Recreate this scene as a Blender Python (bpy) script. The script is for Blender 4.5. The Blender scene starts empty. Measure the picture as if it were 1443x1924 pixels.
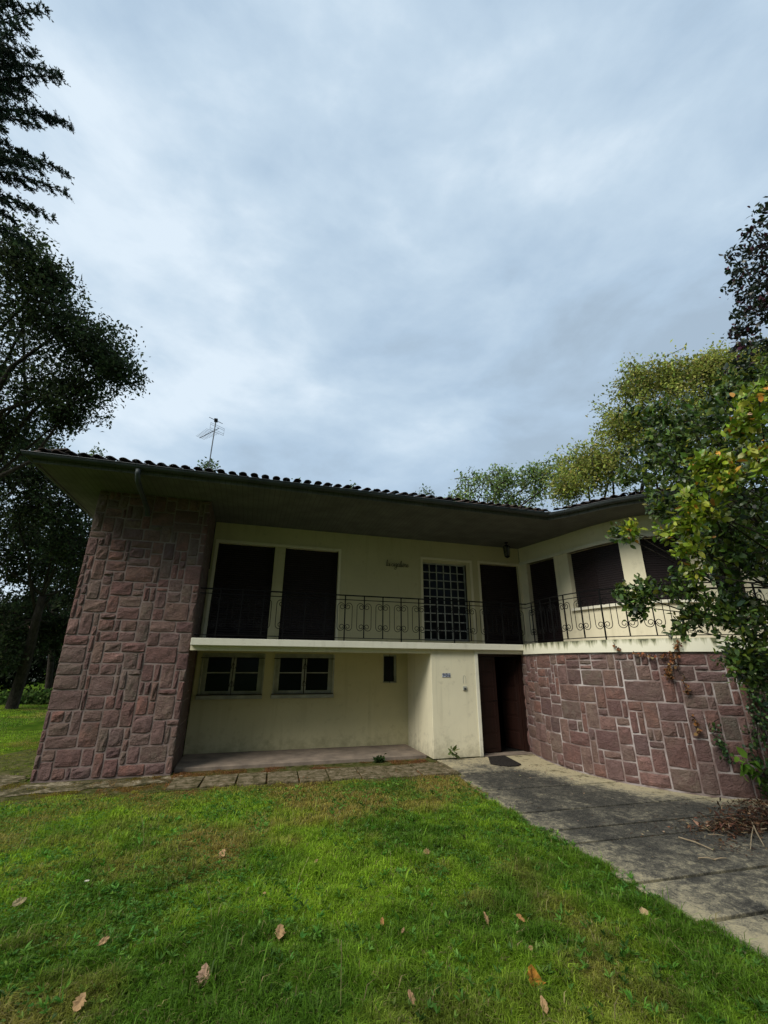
import bpy, math, random
import numpy as np
from mathutils import Vector, Matrix
random.seed(7); rng = np.random.default_rng(7)
R_ = math.radians
scn = bpy.context.scene
COL = scn.collection

# ------------------------------------------------------------------ camera
FPX, CX, CY, CAMH = 810.0, 721.5, 962.0, 1.75
_v = np.array([3589-CX, -(1266.5-CY), -FPX]); _u = np.array([738-CX, 1350+CY, -FPX]); _u = _u/np.linalg.norm(_u)
_a = _v-_u*(_v@_u); _a /= np.linalg.norm(_a); _b = np.cross(_u, _a)
CR = np.array([_a, _b, _u])
cam = bpy.data.cameras.new('camera'); co = bpy.data.objects.new('camera', cam); COL.objects.link(co)
cam.sensor_fit = 'HORIZONTAL'; cam.sensor_width = 36; cam.lens = FPX/1443*36
cam.clip_start = .05; cam.clip_end = 2000
co.matrix_world = Matrix.Translation((0, 0, CAMH)) @ Matrix(CR.tolist()).to_4x4()
scn.camera = co
def at(px, py, depth):          # world point seen at a spot of the photograph, depth metres in front of the lens
    return CR @ (np.array([px-CX, -(py-CY), -FPX])*depth/FPX)+np.array([0, 0, CAMH])

# ------------------------------------------------------------------ sky, sun, exposure
SUN_TO = Vector((-.72, -.42, .80)).normalized()
w = bpy.data.worlds.new('World'); scn.world = w; w.use_nodes = True
nt = w.node_tree; nt.nodes.clear()
def N(t, **k):
    n = nt.nodes.new(t)
    for a, b in k.items():
        if a == 'inp':
            for i, v in b.items(): n.inputs[i].default_value = v
        else: setattr(n, a, b)
    return n
def LK(a, b): nt.links.new(a, b)
out = N('ShaderNodeOutputWorld'); tc = N('ShaderNodeTexCoord')
sky = N('ShaderNodeTexSky', sky_type='NISHITA', sun_disc=False, sun_elevation=math.asin(SUN_TO.z), sun_rotation=math.atan2(SUN_TO.x, SUN_TO.y))
bgs = N('ShaderNodeBackground', inp={1: .075}); LK(sky.outputs[0], bgs.inputs[0])
sep = N('ShaderNodeSeparateXYZ'); LK(tc.outputs['Generated'], sep.inputs[0])
mz = N('ShaderNodeMath', operation='MAXIMUM', inp={1: 0.0}); LK(sep.outputs[2], mz.inputs[0])
az = N('ShaderNodeMath', operation='ADD', inp={1: .42}); LK(mz.outputs[0], az.inputs[0])
dx = N('ShaderNodeMath', operation='DIVIDE'); LK(sep.outputs[0], dx.inputs[0]); LK(az.outputs[0], dx.inputs[1])
dy = N('ShaderNodeMath', operation='DIVIDE'); LK(sep.outputs[1], dy.inputs[0]); LK(az.outputs[0], dy.inputs[1])
cmb = N('ShaderNodeCombineXYZ'); LK(dx.outputs[0], cmb.inputs[0]); LK(dy.outputs[0], cmb.inputs[1])
mp = N('ShaderNodeMapping', inp={2: (R_(18), R_(-24), 0), 3: (1.0, 1.0, 2.1)}); LK(tc.outputs['Generated'], mp.inputs[0])
n1 = N('ShaderNodeTexNoise', inp={'Scale': 3.3, 'Detail': 9, 'Roughness': .56, 'Distortion': .15}); LK(mp.outputs[0], n1.inputs['Vector'])
n2 = N('ShaderNodeTexNoise', inp={'Scale': 1.3, 'Detail': 4, 'Roughness': .5}); LK(mp.outputs[0], n2.inputs['Vector'])
mx = N('ShaderNodeMath', operation='MULTIPLY_ADD', inp={1: .62}); LK(n1.outputs[0], mx.inputs[0])
m2 = N('ShaderNodeMath', operation='MULTIPLY', inp={1: .38}); LK(n2.outputs[0], m2.inputs[0]); LK(m2.outputs[0], mx.inputs[2])
# the cloud layer is brighter round the hidden sun (towards -X)
dt = N('ShaderNodeVectorMath', operation='DOT_PRODUCT', inp={1: (-.80, .25, .55)}); LK(tc.outputs['Generated'], dt.inputs[0])
gl = N('ShaderNodeMath', operation='MULTIPLY_ADD', inp={1: .20}); LK(dt.outputs['Value'], gl.inputs[0]); LK(mx.outputs[0], gl.inputs[2])
cr = N('ShaderNodeValToRGB'); e = cr.color_ramp.elements
e[0].position = .40; e[0].color = (.262, .335, .41, 1); e[1].position = .72; e[1].color = (.50, .575, .64, 1)
for p, c in ((.49, (.305, .395, .49, 1)), (.60, (.375, .465, .55, 1))):
    q = e.new(p); q.color = c
LK(gl.outputs[0], cr.inputs[0])
bgc = N('ShaderNodeBackground', inp={1: 1.0}); LK(cr.outputs[0], bgc.inputs[0])
mixw = N('ShaderNodeMixShader', inp={0: .90}); LK(bgs.outputs[0], mixw.inputs[1]); LK(bgc.outputs[0], mixw.inputs[2]); LK(mixw.outputs[0], out.inputs[0])
sl = bpy.data.lights.new('sun', 'SUN'); sl.energy = 2.2; sl.angle = R_(30); sl.color = (1, .95, .86)
so = bpy.data.objects.new('sun', sl); COL.objects.link(so); so.rotation_euler = SUN_TO.to_track_quat('Z', 'Y').to_euler()
vs = scn.view_settings; vs.view_transform = 'Standard'; vs.look = 'None'; vs.exposure = .70; vs.gamma = 1; vs.use_curve_mapping = False

# ------------------------------------------------------------------ material helpers
def mat(name, build, rough=.8, spec=.3):
    m = bpy.data.materials.new(name); m.use_nodes = True
    t = m.node_tree; b = t.nodes['Principled BSDF']
    b.inputs['Roughness'].default_value = rough; b.inputs['Specular IOR Level'].default_value = spec
    class H: pass
    h = H(); h.t = t; h.b = b; h.m = m
    def n(ty, inp=None, **k):
        x = t.nodes.new(ty)
        for a, v in k.items(): setattr(x, a, v)
        for i, v in (inp or {}).items():
            if isinstance(v, bpy.types.NodeSocket): t.links.new(v, x.inputs[i])
            else: x.inputs[i].default_value = v
        return x
    h.n = n; h.pos = lambda: n('ShaderNodeNewGeometry').outputs['Position']
    h.noise = lambda s, d=4, r=.55, vec=None, dist=0: n('ShaderNodeTexNoise', {'Vector': vec or h.pos(), 'Scale': s, 'Detail': d, 'Roughness': r, 'Distortion': dist}).outputs[0]
    def ramp(f, *st):
        x = n('ShaderNodeValToRGB', {0: f}); el = x.color_ramp.elements
        el[0].position = st[0][0]; el[0].color = (*st[0][1], 1); el[1].position = st[-1][0]; el[1].color = (*st[-1][1], 1)
        for p, c in st[1:-1]: q = el.new(p); q.color = (*c, 1)
        return x.outputs[0]
    h.ramp = ramp
    h.mix = lambda f, a, c, mode='MIX': n('ShaderNodeMix', {0: f, 6: a, 7: c}, data_type='RGBA', blend_type=mode).outputs[2]
    h.math = lambda op, a, c=0., d=0.: n('ShaderNodeMath', {0: a, 1: c, 2: d}, operation=op).outputs[0]
    def bump(f, s, d=.01):
        x = n('ShaderNodeBump', {'Height': f, 'Strength': s, 'Distance': d}); t.links.new(x.outputs[0], b.inputs['Normal'])
    h.bump = bump
    h.col = lambda c: t.links.new(c, b.inputs['Base Color']) if isinstance(c, bpy.types.NodeSocket) else setattr(b.inputs['Base Color'], 'default_value', (*c, 1))
    h.map = lambda sc, loc=(0, 0, 0), rot=(0, 0, 0): n('ShaderNodeMapping', {0: h.pos(), 1: loc, 2: rot, 3: sc}).outputs[0]
    build(h); return m

def _paint(base, dirt, amt=.5):
    def f(h):
        a = h.noise(1.3, 5); s = h.noise(1., 5, .6, h.map((6, 6, .5)))
        c = h.ramp(a, (.35, tuple(x*.93 for x in base)), (.65, base))
        c = h.mix(h.math('MULTIPLY', h.ramp(s, (.55, (0, 0, 0)), (.75, (1, 1, 1))), amt), c, (*dirt, 1))
        zz = h.n('ShaderNodeSeparateXYZ', {0: h.pos()}).outputs[2]; sp = h.math('ADD', h.n('ShaderNodeMapRange', {0: zz, 1: 0., 2: .45, 3: .28, 4: 0.}).outputs[0], h.noise(6, 6, .7))
        c = h.mix(h.math('MULTIPLY', h.ramp(sp, (.58, (0, 0, 0)), (.85, (1, 1, 1))), .45), c, (.20, .17, .10, 1))
        h.col(c); h.bump(h.noise(160, 3), .25, .004)
    return f
M = {}
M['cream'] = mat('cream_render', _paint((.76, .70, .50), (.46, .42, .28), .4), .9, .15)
M['cream_shaded'] = mat('cream_render_shaded', _paint((.57, .52, .31), (.38, .34, .19), .4), .9, .15)  # same cream render, darkened: shade under eave and porch put into the colour
M['white'] = mat('white_paint', _paint((.74, .71, .57), (.45, .42, .29), .4), .75, .25)
def _f(h):
    a = h.noise(1., 6, .62, h.map((9, 9, 1.1))); b = h.noise(2.2, 4)
    z = h.n('ShaderNodeSeparateXYZ', {0: h.pos()}).outputs[2]
    top = h.n('ShaderNodeMapRange', {0: z, 1: 1.97, 2: 2.16, 3: 0., 4: .34}).outputs[0]
    s = h.math('ADD', a, top); s = h.math('ADD', s, h.math('MULTIPLY', b, .25))
    h.col(h.ramp(s, (.78, (.74, .71, .56)), (.90, (.44, .43, .29)), (1.02, (.16, .17, .09)), (1.1, (.05, .055, .035)))); h.bump(h.noise(120), .2, .004)
M['fascia'] = mat('streaked_white_fascia', _f, .85, .2)
def _f(h):
    v = h.n('ShaderNodeTexWave', {'Vector': h.pos(), 'Scale': 3.2, 'Distortion': .0}, bands_direction='X').outputs[1]
    a = h.noise(2.5, 4)
    c = h.ramp(a, (.35, (.10, .10, .09)), (.7, (.145, .143, .128)))
    ln = h.ramp(v, (.0, (0, 0, 0)), (.05, (1, 1, 1))); c = h.mix(ln, (.08, .08, .07, 1), c); h.col(c); h.bump(ln, .3, .004)
M['soffit'] = mat('grey_soffit_boards', _f, .85, .2)
def _f(h):
    r = h.n('ShaderNodeObjectInfo').outputs['Random']
    a = h.noise(7, 6, .65, None, .6); b = h.noise(38, 5, .7); g = h.noise(2.1, 3)
    base = h.ramp(r, (0, (.120, .078, .078)), (.12, (.235, .122, .106)), (.24, (.160, .112, .100)), (.36, (.285, .140, .108)), (.48, (.150, .100, .098)), (.58, (.24, .150, .135)), (.68, (.165, .140, .112)), (.78, (.27, .125, .100)), (.88, (.215, .165, .130)), (1, (.31, .175, .150)))
    c = h.mix(h.ramp(a, (.36, (0, 0, 0)), (.68, (1, 1, 1))), base, (.15, .092, .082, 1)); 
    c = h.mix(h.math('MULTIPLY', h.ramp(g, (.5, (0, 0, 0)), (.75, (1, 1, 1))), .5), c, (.19, .145, .11, 1))
    c = h.mix(h.math('MULTIPLY', h.ramp(b, (.62, (0, 0, 0)), (.8, (1, 1, 1))), .45), c, (.36, .27, .24, 1))
    h.col(c); h.bump(h.math('ADD', h.math('MULTIPLY', h.noise(9, 6, .74, h.map((1, 1, 1.5)), 1.4), 1.0), h.math('MULTIPLY', b, .3)), 1., .055)
M['stone'] = mat('red_rock_faced_sandstone', _f, .92, .15)
def _f(h):
    a = h.noise(3, 4)
    h.col(h.ramp(a, (.42, (.20, .145, .13)), (.68, (.46, .41, .39)))); h.bump(h.noise(60), .5, .01)
M['mortar'] = mat('pale_mortar', _f, .95, .1)
M['mortar2'] = mat('grey_brown_mortar', lambda h: (h.col(h.ramp(h.noise(2.5, 4), (.35, (.17, .125, .11)), (.7, (.29, .225, .205)))), h.bump(h.noise(60), .5, .01)), .95, .1)
def _f(h):
    h.col((.016, .010, .0105))
M['shutter'] = mat('dark_brown_shutter', _f, .55, .3)
M['wood'] = mat('dark_red_wood', lambda h: (h.col(h.ramp(h.noise(1., 6, .65, h.map((30, 30, 1.5))), (.3, (.010, .0045, .003)), (.7, (.026, .009, .006))))), .5, .3)
M['iron'] = mat('black_iron', lambda h: h.col((.005, .005, .005)), .8, .1)
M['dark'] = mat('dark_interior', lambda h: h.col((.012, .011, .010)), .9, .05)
M['glass'] = mat('dark_window_glass', lambda h: h.col((.006, .008, .009)), .15, .14)
M['zinc'] = mat('aged_zinc_gutter', lambda h: h.col(h.ramp(h.noise(2.5, 5), (.35, (.025, .032, .032)), (.7, (.055, .065, .065)))), .55, .4)
def _f(h):
    r = h.n('ShaderNodeObjectInfo').outputs['Random']; a = h.noise(12, 5, .7)
    c = h.mix(h.ramp(a, (.4, (0, 0, 0)), (.65, (1, 1, 1))), h.ramp(r, (0, (.10, .062, .05)), (1, (.055, .042, .038))), (.035, .036, .03, 1)); h.col(c); h.bump(a, .6, .01)
M['tile'] = mat('weathered_clay_tile', _f, .9, .2)
M['frame'] = mat('old_window_paint', lambda h: h.col(h.ramp(h.noise(6, 5), (.4, (.30, .31, .27)), (.65, (.42, .43, .37)))), .7, .25)
def _f(h):
    a = h.noise(2.4, 6, .68, None, .3); b = h.noise(13, 6, .78, None, .8); c2 = h.noise(70, 4, .65)
    y = h.n('ShaderNodeSeparateXYZ', {0: h.pos()})
    # algae grows along the middle of the path, the strip under the wall stays pale
    v = h.n('ShaderNodeVectorMath', {0: h.pos(), 1: (8.6, 8.1, 0)}, operation='DISTANCE').outputs['Value']
    edge = h.n('ShaderNodeMapRange', {0: v, 1: 3.3, 2: 4.0, 3: -.34, 4: .06}).outputs[0]
    lft = h.n('ShaderNodeMapRange', {0: y.outputs[0], 1: 3.3, 2: 3.9, 3: -.14, 4: .02}).outputs[0]
    dr = h.n('ShaderNodeMapRange', {0: y.outputs[1], 1: 7.4, 2: 8.2, 3: 0., 4: -.22}).outputs[0]
    nr = h.n('ShaderNodeMapRange', {0: y.outputs[1], 1: 3.2, 2: 4.6, 3: -.10, 4: 0.}).outputs[0]
    s = h.math('ADD', h.math('MULTIPLY_ADD', a, .55, h.math('MULTIPLY_ADD', c2, .45, -.045)), h.math('MULTIPLY', b, .75)); s = h.math('ADD', s, h.math('ADD', h.math('ADD', edge, lft), h.math('ADD', dr, nr)))
    c = h.ramp(s, (.60, (.40, .345, .215)), (.72, (.26, .23, .155)), (.82, (.10, .092, .072)), (.93, (.034, .033, .029)))
    c = h.mix(h.math('MULTIPLY', h.ramp(c2, (.52, (0, 0, 0)), (.68, (1, 1, 1))), .42), c, (.31, .28, .21, 1))
    mo = h.ramp(h.math('ADD', h.noise(4, 6, .75), h.math('MULTIPLY', edge, -.25)), (.62, (0, 0, 0)), (.70, (1, 1, 1)))
    c = h.mix(h.math('MULTIPLY', mo, .8), c, (.055, .048, .018, 1))
    h.col(c); h.bump(h.math('ADD', b, c2), .6, .015)
M['slab'] = mat('algae_stained_concrete', _f, .93, .15)
M['slab2'] = mat('mossy_concrete_edging', lambda h: (h.col(h.ramp(h.noise(8, 6, .78, None, .5), (.40, (.055, .05, .02)), (.5, (.13, .105, .06)), (.66, (.27, .22, .15)))), h.bump(h.noise(40, 5, .7), .8, .02)), .95, .1)
M['porchfloor'] = mat('worn_porch_concrete', lambda h: (h.col(h.ramp(h.noise(3, 6, .65), (.35, (.15, .12, .095)), (.65, (.27, .215, .165)))), h.bump(h.noise(50), .4, .008)), .9, .15)
M['moss'] = mat('moss_and_soil', lambda h: (h.col(h.ramp(h.noise(9, 6, .7), (.35, (.035, .035, .014)), (.5, (.075, .085, .02)), (.68, (.16, .125, .075)))), h.bump(h.noise(45, 5, .7), 1., .03)), .95, .05)
M['sand'] = mat('sandy_soil', lambda h: (h.col(h.ramp(h.noise(4, 6, .75, None, .6), (.40, (.045, .045, .02)), (.50, (.12, .10, .055)), (.62, (.34, .29, .20)))), h.bump(h.noise(25, 5, .7), 1., .03)), .95, .05)
M['lawn'] = mat('lawn_soil', lambda h: h.col(h.ramp(h.noise(2.2, 6, .65), (.35, (.03, .06, .008)), (.5, (.055, .10, .010)), (.68, (.11, .12, .025)))), 1., .0)
M['bark'] = mat('bark', lambda h: (h.col(h.ramp(h.noise(1, 6, .7, h.map((14, 14, 3))), (.35, (.018, .015, .012)), (.7, (.065, .055, .043)))), h.bump(h.noise(1, 6, .7, h.map((25, 25, 5))), 1., .03)), .95, .1)
M['mat'] = mat('dark_coir', lambda h: (h.col(h.ramp(h.noise(60, 3), (.4, (.018, .016, .015)), (.7, (.05, .045, .04)))), h.bump(h.noise(200), 1., .006)), 1., .0)
def leafmat(name, trans=.35, rough=.5, spec=.35):
    def f(h):
        a = h.n('ShaderNodeAttribute', attribute_name='Col'); h.col(a.outputs[0])
        tr = h.n('ShaderNodeBsdfTranslucent', {0: a.outputs[0]}); m_ = h.n('ShaderNodeMixShader', {0: trans, 1: h.b.outputs[0], 2: tr.outputs[0]})
        o = h.t.nodes['Material Output']; h.t.links.new(m_.outputs[0], o.inputs[0])
    return mat(name, f, rough, spec)
M['leaf'] = leafmat('foliage', .45, .7, .15); M['gloss'] = leafmat('glossy_foliage', .3, .38, .5); M['grass'] = leafmat('grass_blades', .5, .55, .25); M['dry'] = leafmat('dry_leaves', .2, .8, .15)
M['flat'] = leafmat('painted_colour', .0, .6, .3)

# ------------------------------------------------------------------ object helpers
def tag(o, label=None, cat=None, group=None, kind=None):
    if label: o['label'] = label
    if cat: o['category'] = cat
    if group: o['group'] = group
    if kind: o['kind'] = kind
    return o
ORG = {}
def link(o, parent=None):
    COL.objects.link(o)
    if parent is not None:
        o.parent = parent
        L = ORG.get(parent.name)
        if L is not None: o.matrix_parent_inverse = Matrix.Translation(-L)
    return o
def empty(name, loc, *a, **k):
    o = bpy.data.objects.new(name, None); o.empty_display_size = .1; link(o); o.location = loc; ORG[o.name] = Vector(loc); return tag(o, *a, **k)
class MB:
    def __init__(s): s.v = []; s.f = []
    def add(s, v, f):
        n = len(s.v); s.v += [tuple(map(float, p)) for p in v]; s.f += [tuple(i+n for i in q) for q in f]; return s
    def box(s, x0, x1, y0, y1, z0, z1):
        return s.add([(x0, y0, z0), (x1, y0, z0), (x1, y1, z0), (x0, y1, z0), (x0, y0, z1), (x1, y0, z1), (x1, y1, z1), (x0, y1, z1)],
                     [(0, 3, 2, 1), (4, 5, 6, 7), (0, 1, 5, 4), (1, 2, 6, 5), (2, 3, 7, 6), (3, 0, 4, 7)])
    def tube(s, pts, r, n=6, closed_ends=True):
        pts = [Vector(p) for p in pts]; rs = r if hasattr(r, '__len__') else [r]*len(pts)
        V = []; F = []; up = None
        for i, p in enumerate(pts):
            t = (pts[min(i+1, len(pts)-1)]-pts[max(i-1, 0)]).normalized()
            if up is None: up = t.orthogonal().normalized()
            up = (up-t*up.dot(t)); up = up.normalized() if up.length > 1e-6 else t.orthogonal().normalized()
            sd = t.cross(up)
            for k in range(n):
                a = 2*math.pi*k/n; V.append(p+(up*math.cos(a)+sd*math.sin(a))*rs[i])
        for i in range(len(pts)-1):
            for k in range(n): F.append((i*n+k, i*n+(k+1) % n, (i+1)*n+(k+1) % n, (i+1)*n+k))
        if closed_ends: F.append(tuple(range(n-1, -1, -1))); F.append(tuple(range((len(pts)-1)*n, len(pts)*n)))
        return s.add(V, F)
    def prism(s, poly, z0, z1):
        n = len(poly)
        return s.add([(x, y, z0) for x, y in poly]+[(x, y, z1) for x, y in poly], [tuple(range(n-1, -1, -1)), tuple(range(n, 2*n))]+[(i, (i+1) % n, n+(i+1) % n, n+i) for i in range(n)])
    def mesh(s, name, m, smooth=False):
        me = bpy.data.meshes.new(name); me.from_pydata(s.v, [], s.f); me.materials.append(m); me.update()
        if smooth: me.polygons.foreach_set('use_smooth', [True]*len(me.polygons))
        return me
    def build(s, name, m, parent=None, smooth=False, bevel=0, **k):
        o = bpy.data.objects.new(name, s.mesh(name, m, smooth)); link(o, parent)
        if bevel: b = o.modifiers.new('b', 'BEVEL'); b.width = bevel; b.segments = 2; b.limit_method = 'ANGLE'
        return tag(o, **k)
def inst(name, me, parent, mw=None, **k):
    o = bpy.data.objects.new(name, me); link(o, parent)
    if mw is not None: o.matrix_basis = mw
    return tag(o, **k)
def npmesh(name, V, T, C, m, parent=None, **k):
    me = bpy.data.meshes.new(name); nv, nt_ = len(V), len(T)
    me.vertices.add(nv); me.vertices.foreach_set('co', np.ascontiguousarray(V, np.float32).ravel())
    me.loops.add(nt_*3); me.loops.foreach_set('vertex_index', np.ascontiguousarray(T, np.int32).ravel())
    me.polygons.add(nt_); me.polygons.foreach_set('loop_start', np.arange(0, nt_*3, 3, dtype=np.int32))
    me.update(calc_edges=True)
    if C is not None:
        a = me.color_attributes.new('Col', 'FLOAT_COLOR', 'POINT'); a.data.foreach_set('color', np.hstack([C, np.ones((nv, 1))]).astype(np.float32).ravel())
    me.materials.append(m)
    o = bpy.data.objects.new(name, me); link(o, parent); return tag(o, **k)
def unit(a): return a/np.maximum(np.linalg.norm(a, axis=-1, keepdims=True), 1e-9)
def leafcards(P, D, L, W, colr, hexa=False, up=.6, droop=0.):
    """P,D (n,3) base and direction, L,W (n,) sizes, colr (n,3)."""
    n = len(P); nn = unit(rng.normal(size=(n, 3))+np.array([0, 0, up])); S = unit(np.cross(D, nn)); nn = np.cross(S, D)
    L = L[:, None]; W = W[:, None]
    if hexa:
        K = [(0, 0, 0), (.28, .42, .05), (.65, .42, .06), (1, 0, -.08), (.65, -.42, .06), (.28, -.42, .05)]
        tr = [(0, 1, 5), (1, 2, 5), (2, 4, 5), (2, 3, 4)]
    else:
        K = [(0, 0, 0), (.5, .5, .08), (1, 0, -.06), (.5, -.5, .08)]; tr = [(0, 1, 2), (0, 2, 3)]
    V = np.stack([P+D*L*a+S*W*b+nn*L*c for a, b, c in K], 1); k = len(K)
    T = (np.array(tr)[None]+(np.arange(n)*k)[:, None, None]).reshape(-1, 3)
    return V.reshape(-1, 3), T, np.repeat(colr, k, 0)
def cols(n, pal, wts, var=.25):
    pal = np.array(pal, float); i = rng.choice(len(pal), n, p=np.array(wts)/sum(wts))
    return np.clip(pal[i]*(1+var*rng.normal(size=(n, 1)))*(1+.08*rng.normal(size=(n, 3))), .002, .8)

# ------------------------------------------------------------------ plan curves (x, y)
class Curve:
    def __init__(s, pts, n=10):
        P = [np.array(p, float) for p in pts]; P = [2*P[0]-P[1]]+P+[2*P[-1]-P[-2]]; o = []
        for i in range(1, len(P)-2):
            for k in range(n):
                t = k/n; o.append(.5*((2*P[i])+(-P[i-1]+P[i+1])*t+(2*P[i-1]-5*P[i]+4*P[i+1]-P[i+2])*t*t+(-P[i-1]+3*P[i]-3*P[i+1]+P[i+2])*t**3))
        o.append(P[-2]); s.p = np.array(o); d = np.linalg.norm(np.diff(s.p, axis=0), axis=1); s.s = np.concatenate([[0], np.cumsum(d)]); s.L = s.s[-1]
    def pos(s, t): t = min(max(t, 0), s.L); return np.array([np.interp(t, s.s, s.p[:, 0]), np.interp(t, s.s, s.p[:, 1])])
    def nrm(s, t): a = s.pos(t-.12 if t > .12 else 0); b = s.pos(t+.12); d = (b-a)/np.linalg.norm(b-a); return np.array([d[1], -d[0]])
    def at(s, t, off=0): return s.pos(t)+s.nrm(t)*off
    def near(s, x, y): return float(s.s[np.argmin(np.hypot(s.p[:, 0]-x, s.p[:, 1]-y))])
    def strip(s, mb, s0, s1, z0, z1, o0, o1, step=.15):
        n = max(1, int(round((s1-s0)/step))); V = []; F = []
        for i in range(n+1):
            t = s0+(s1-s0)*i/n; a = s.at(t, o0); b = s.at(t, o1); V += [(*a, z0), (*b, z0), (*b, z1), (*a, z1)]
        for i in range(n):
            for k in range(4): F.append((4*i+k, 4*i+(k+1) % 4, 4*i+4+(k+1) % 4, 4*i+4+k))
        F += [(3, 2, 1, 0), (4*n, 4*n+1, 4*n+2, 4*n+3)]
        return mb.add(V, F)
WALL = Curve([(5.95, 8.98), (5.83, 8.5), (5.73, 8.0), (5.70, 7.5), (5.74, 6.95), (5.95, 6.3), (6.36, 5.68), (6.86, 5.22), (7.5, 4.92), (8.3, 4.80), (9.6, 4.78), (11, 4.8)])
UP = Curve([(6.98, 10.2), (7.1, 9.55), (7.22, 8.9), (7.3, 8.3), (7.4, 7.8), (7.58, 7.25), (7.84, 6.88), (8.22, 6.62), (8.75, 6.46), (9.6, 6.37), (11, 6.35)])
RAIL = Curve([(6.13, 8.85), (6.05, 8.4), (5.99, 7.9), (5.98, 7.4), (6.06, 6.9), (6.25, 6.4), (6.62, 5.9), (7.08, 5.5), (7.7, 5.22), (8.4, 5.1), (9.8, 5.08)])
EAVE = Curve([(6.13, 7.68), (6.36, 7.38), (6.56, 7.03), (6.75, 6.69), (6.97, 6.38), (7.45, 5.95), (8.2, 5.6), (9.0, 5.45), (10.8, 5.42)])

# ================================================================== GROUND
g = MB()
nx, ny = 60, 60
def gz(x, y): return .0
g.add([(-150, -120, -.03), (150, -120, -.03), (150, 200, -.03), (-150, 200, -.03)], [(0, 1, 2, 3)]).build('ground', M['lawn'], kind='structure')
g = MB().add([(-3.9, 7.75, -.018), (-3.2, 7.55, -.018), (-.8, 7.8, -.018), (3.62, 7.45, -.018), (3.72, 8.9, -.018), (3.72, 9.3, -.018), (-1, 9.3, -.018), (-1, 8.9, -.018), (-3.1, 8.95, -.018), (-3.3, 12, -.018), (-4.2, 12, -.018), (-5.2, 9.2, -.018)], [tuple(range(12))])
g.build('soil_bed', M['moss'], kind='structure')
g = MB(); P = [(-5.2, 8.05), (-4.2, 7.98), (-3.1, 8.05), (-2.0, 8.2), (-1.0, 8.3), (-1.0, 8.72), (-3.0, 8.76), (-3.2, 9.3), (-4.0, 9.5), (-5.0, 9.0)]
PC = Curve(P+[P[0]], 8).p[:-1]; rr_ = random.Random(4); PC = [(x+rr_.uniform(-.05, .05), y+rr_.uniform(-.05, .05)) for x, y in PC]
g.add([(x, y, -.010) for x, y in PC], [tuple(range(len(PC)))]).build('sandy_soil', M['sand'], kind='structure')

# path slabs
path = empty('path', (4.6, 5.5, 0), kind='structure')
def wall_x(y):
    c = WALL.p; j = np.argmin(np.abs(c[:90, 1]-y)); return float(c[j, 0])
rows = [8.72, 7.50, 6.52, 5.50, 4.88, 4.50, 3.63, 3.03, 2.3, 1.5, .7, -.1, -1]
def ledge(y): return float(np.interp(y, [2.5, 3.0, 3.9, 4.6, 5.6, 6.5, 7.5, 8.05, 8.8], [3.30, 3.33, 3.36, 3.42, 3.36, 3.46, 3.62, 3.68, 3.70]))
def redge(y): return wall_x(y)-.02 if y > 5.3 else (7.4 if y > 4.0 else 6.2)
for i in range(len(rows)-1):
    y1, y0 = rows[i]-.022, rows[i+1]+.022
    if i == 0: xs = [3.70, 4.72, 6.0]
    else: xs = [ledge((y0+y1)/2)-.12, 9]
    if 1 <= i <= 8: xs = [ledge((y0+y1)/2)-.15]+[random.uniform(4.9, 5.2)]*(i % 2)+[9]
    for a, b in zip(xs[:-1], xs[1:]):
        poly = []
        for k in range(7):
            y = y1+(y0-y1)*k/6; poly.append((max(a, ledge(y)-.04) if a == xs[0] else a+.01, y))
        for k in range(7):
            y = y0+(y1-y0)*k/6; r = min(b, redge(y)) - (.01 if b != xs[-1] else 0); poly.append((r, y))
        if i: poly = [(x, y+(-.045*(x-4.5) if 1 else 0)) for x, y in poly]
        else: poly = [(x, y+(-.045*(x-4.5) if y < 8 else 0)) for x, y in poly]
        MB().prism(poly, -.1, random.uniform(-.002, .004)).build('slab', M['slab'], path, bevel=.006)
# garden edging slabs in front of the porch
edg = empty('edging_path', (1.3, 8.1, 0), kind='structure')
x = -.95
while x < 3.6:
    wd = random.uniform(.45, .56); x1 = min(x+wd, 3.66); yt = 8.48-.012*x; yb = 7.86-.06*(x+.9)+.0
    MB().prism([(x+.015, yb+random.uniform(-.02, .02)), (x1-.015, yb+random.uniform(-.02, .02)), (x1+.03, yt), (x+.05, yt)], -.08, random.uniform(.004, .018)).build('slab', M['slab2'], edg, bevel=.008)
    x = x1

# ================================================================== HOUSE
house = empty('house', (3, 9.5, 0), 'cream two storey house with red stone pillar, balcony and curved stone wing', 'house')
Y0 = 10.2
def wallrects(mb, X0, X1, Z0, Z1, y, holes, th=.25):
    xs = sorted({X0, X1}|{h[0] for h in holes}|{h[1] for h in holes}); zs = sorted({Z0, Z1}|{h[2] for h in holes}|{h[3] for h in holes})
    for a, b in zip(xs[:-1], xs[1:]):
        run = None
        for c, d in zip(zs[:-1], zs[1:]):
            hole = any(h[0] <= a+1e-6 and h[1] >= b-1e-6 and h[2] <= c+1e-6 and h[3] >= d-1e-6 for h in holes)
            if not hole: run = [c, d] if run is None else [run[0], d]
            if hole and run: mb.box(a, b, y, y+th, *run); run = None
        if run: mb.box(a, b, y, y+th, *run)
    return mb
W1 = (-.86, .36, 1.10, 1.93); W2 = (.62, 1.88, 1.10, 1.93); W3 = (3.06, 3.39, 1.32, 1.94)
S1 = (-.88, .385, 2.10, 4.33); S2 = (.625, 1.90, 2.10, 4.33); GW = (4.10, 5.33, 2.27, 4.23); S4 = (5.74, 6.93, 2.10, 4.31)
wallrects(MB(), -.99, 3.66, 0, 1.99, Y0, [W1, W2, W3]).build('lower_wall', M['cream_shaded'], house)
wallrects(MB(), -.99, 6.985, 2.0, 4.80, Y0, [S1, S2, GW, S4]).build('upper_wall', M['cream_shaded'], house)
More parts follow.
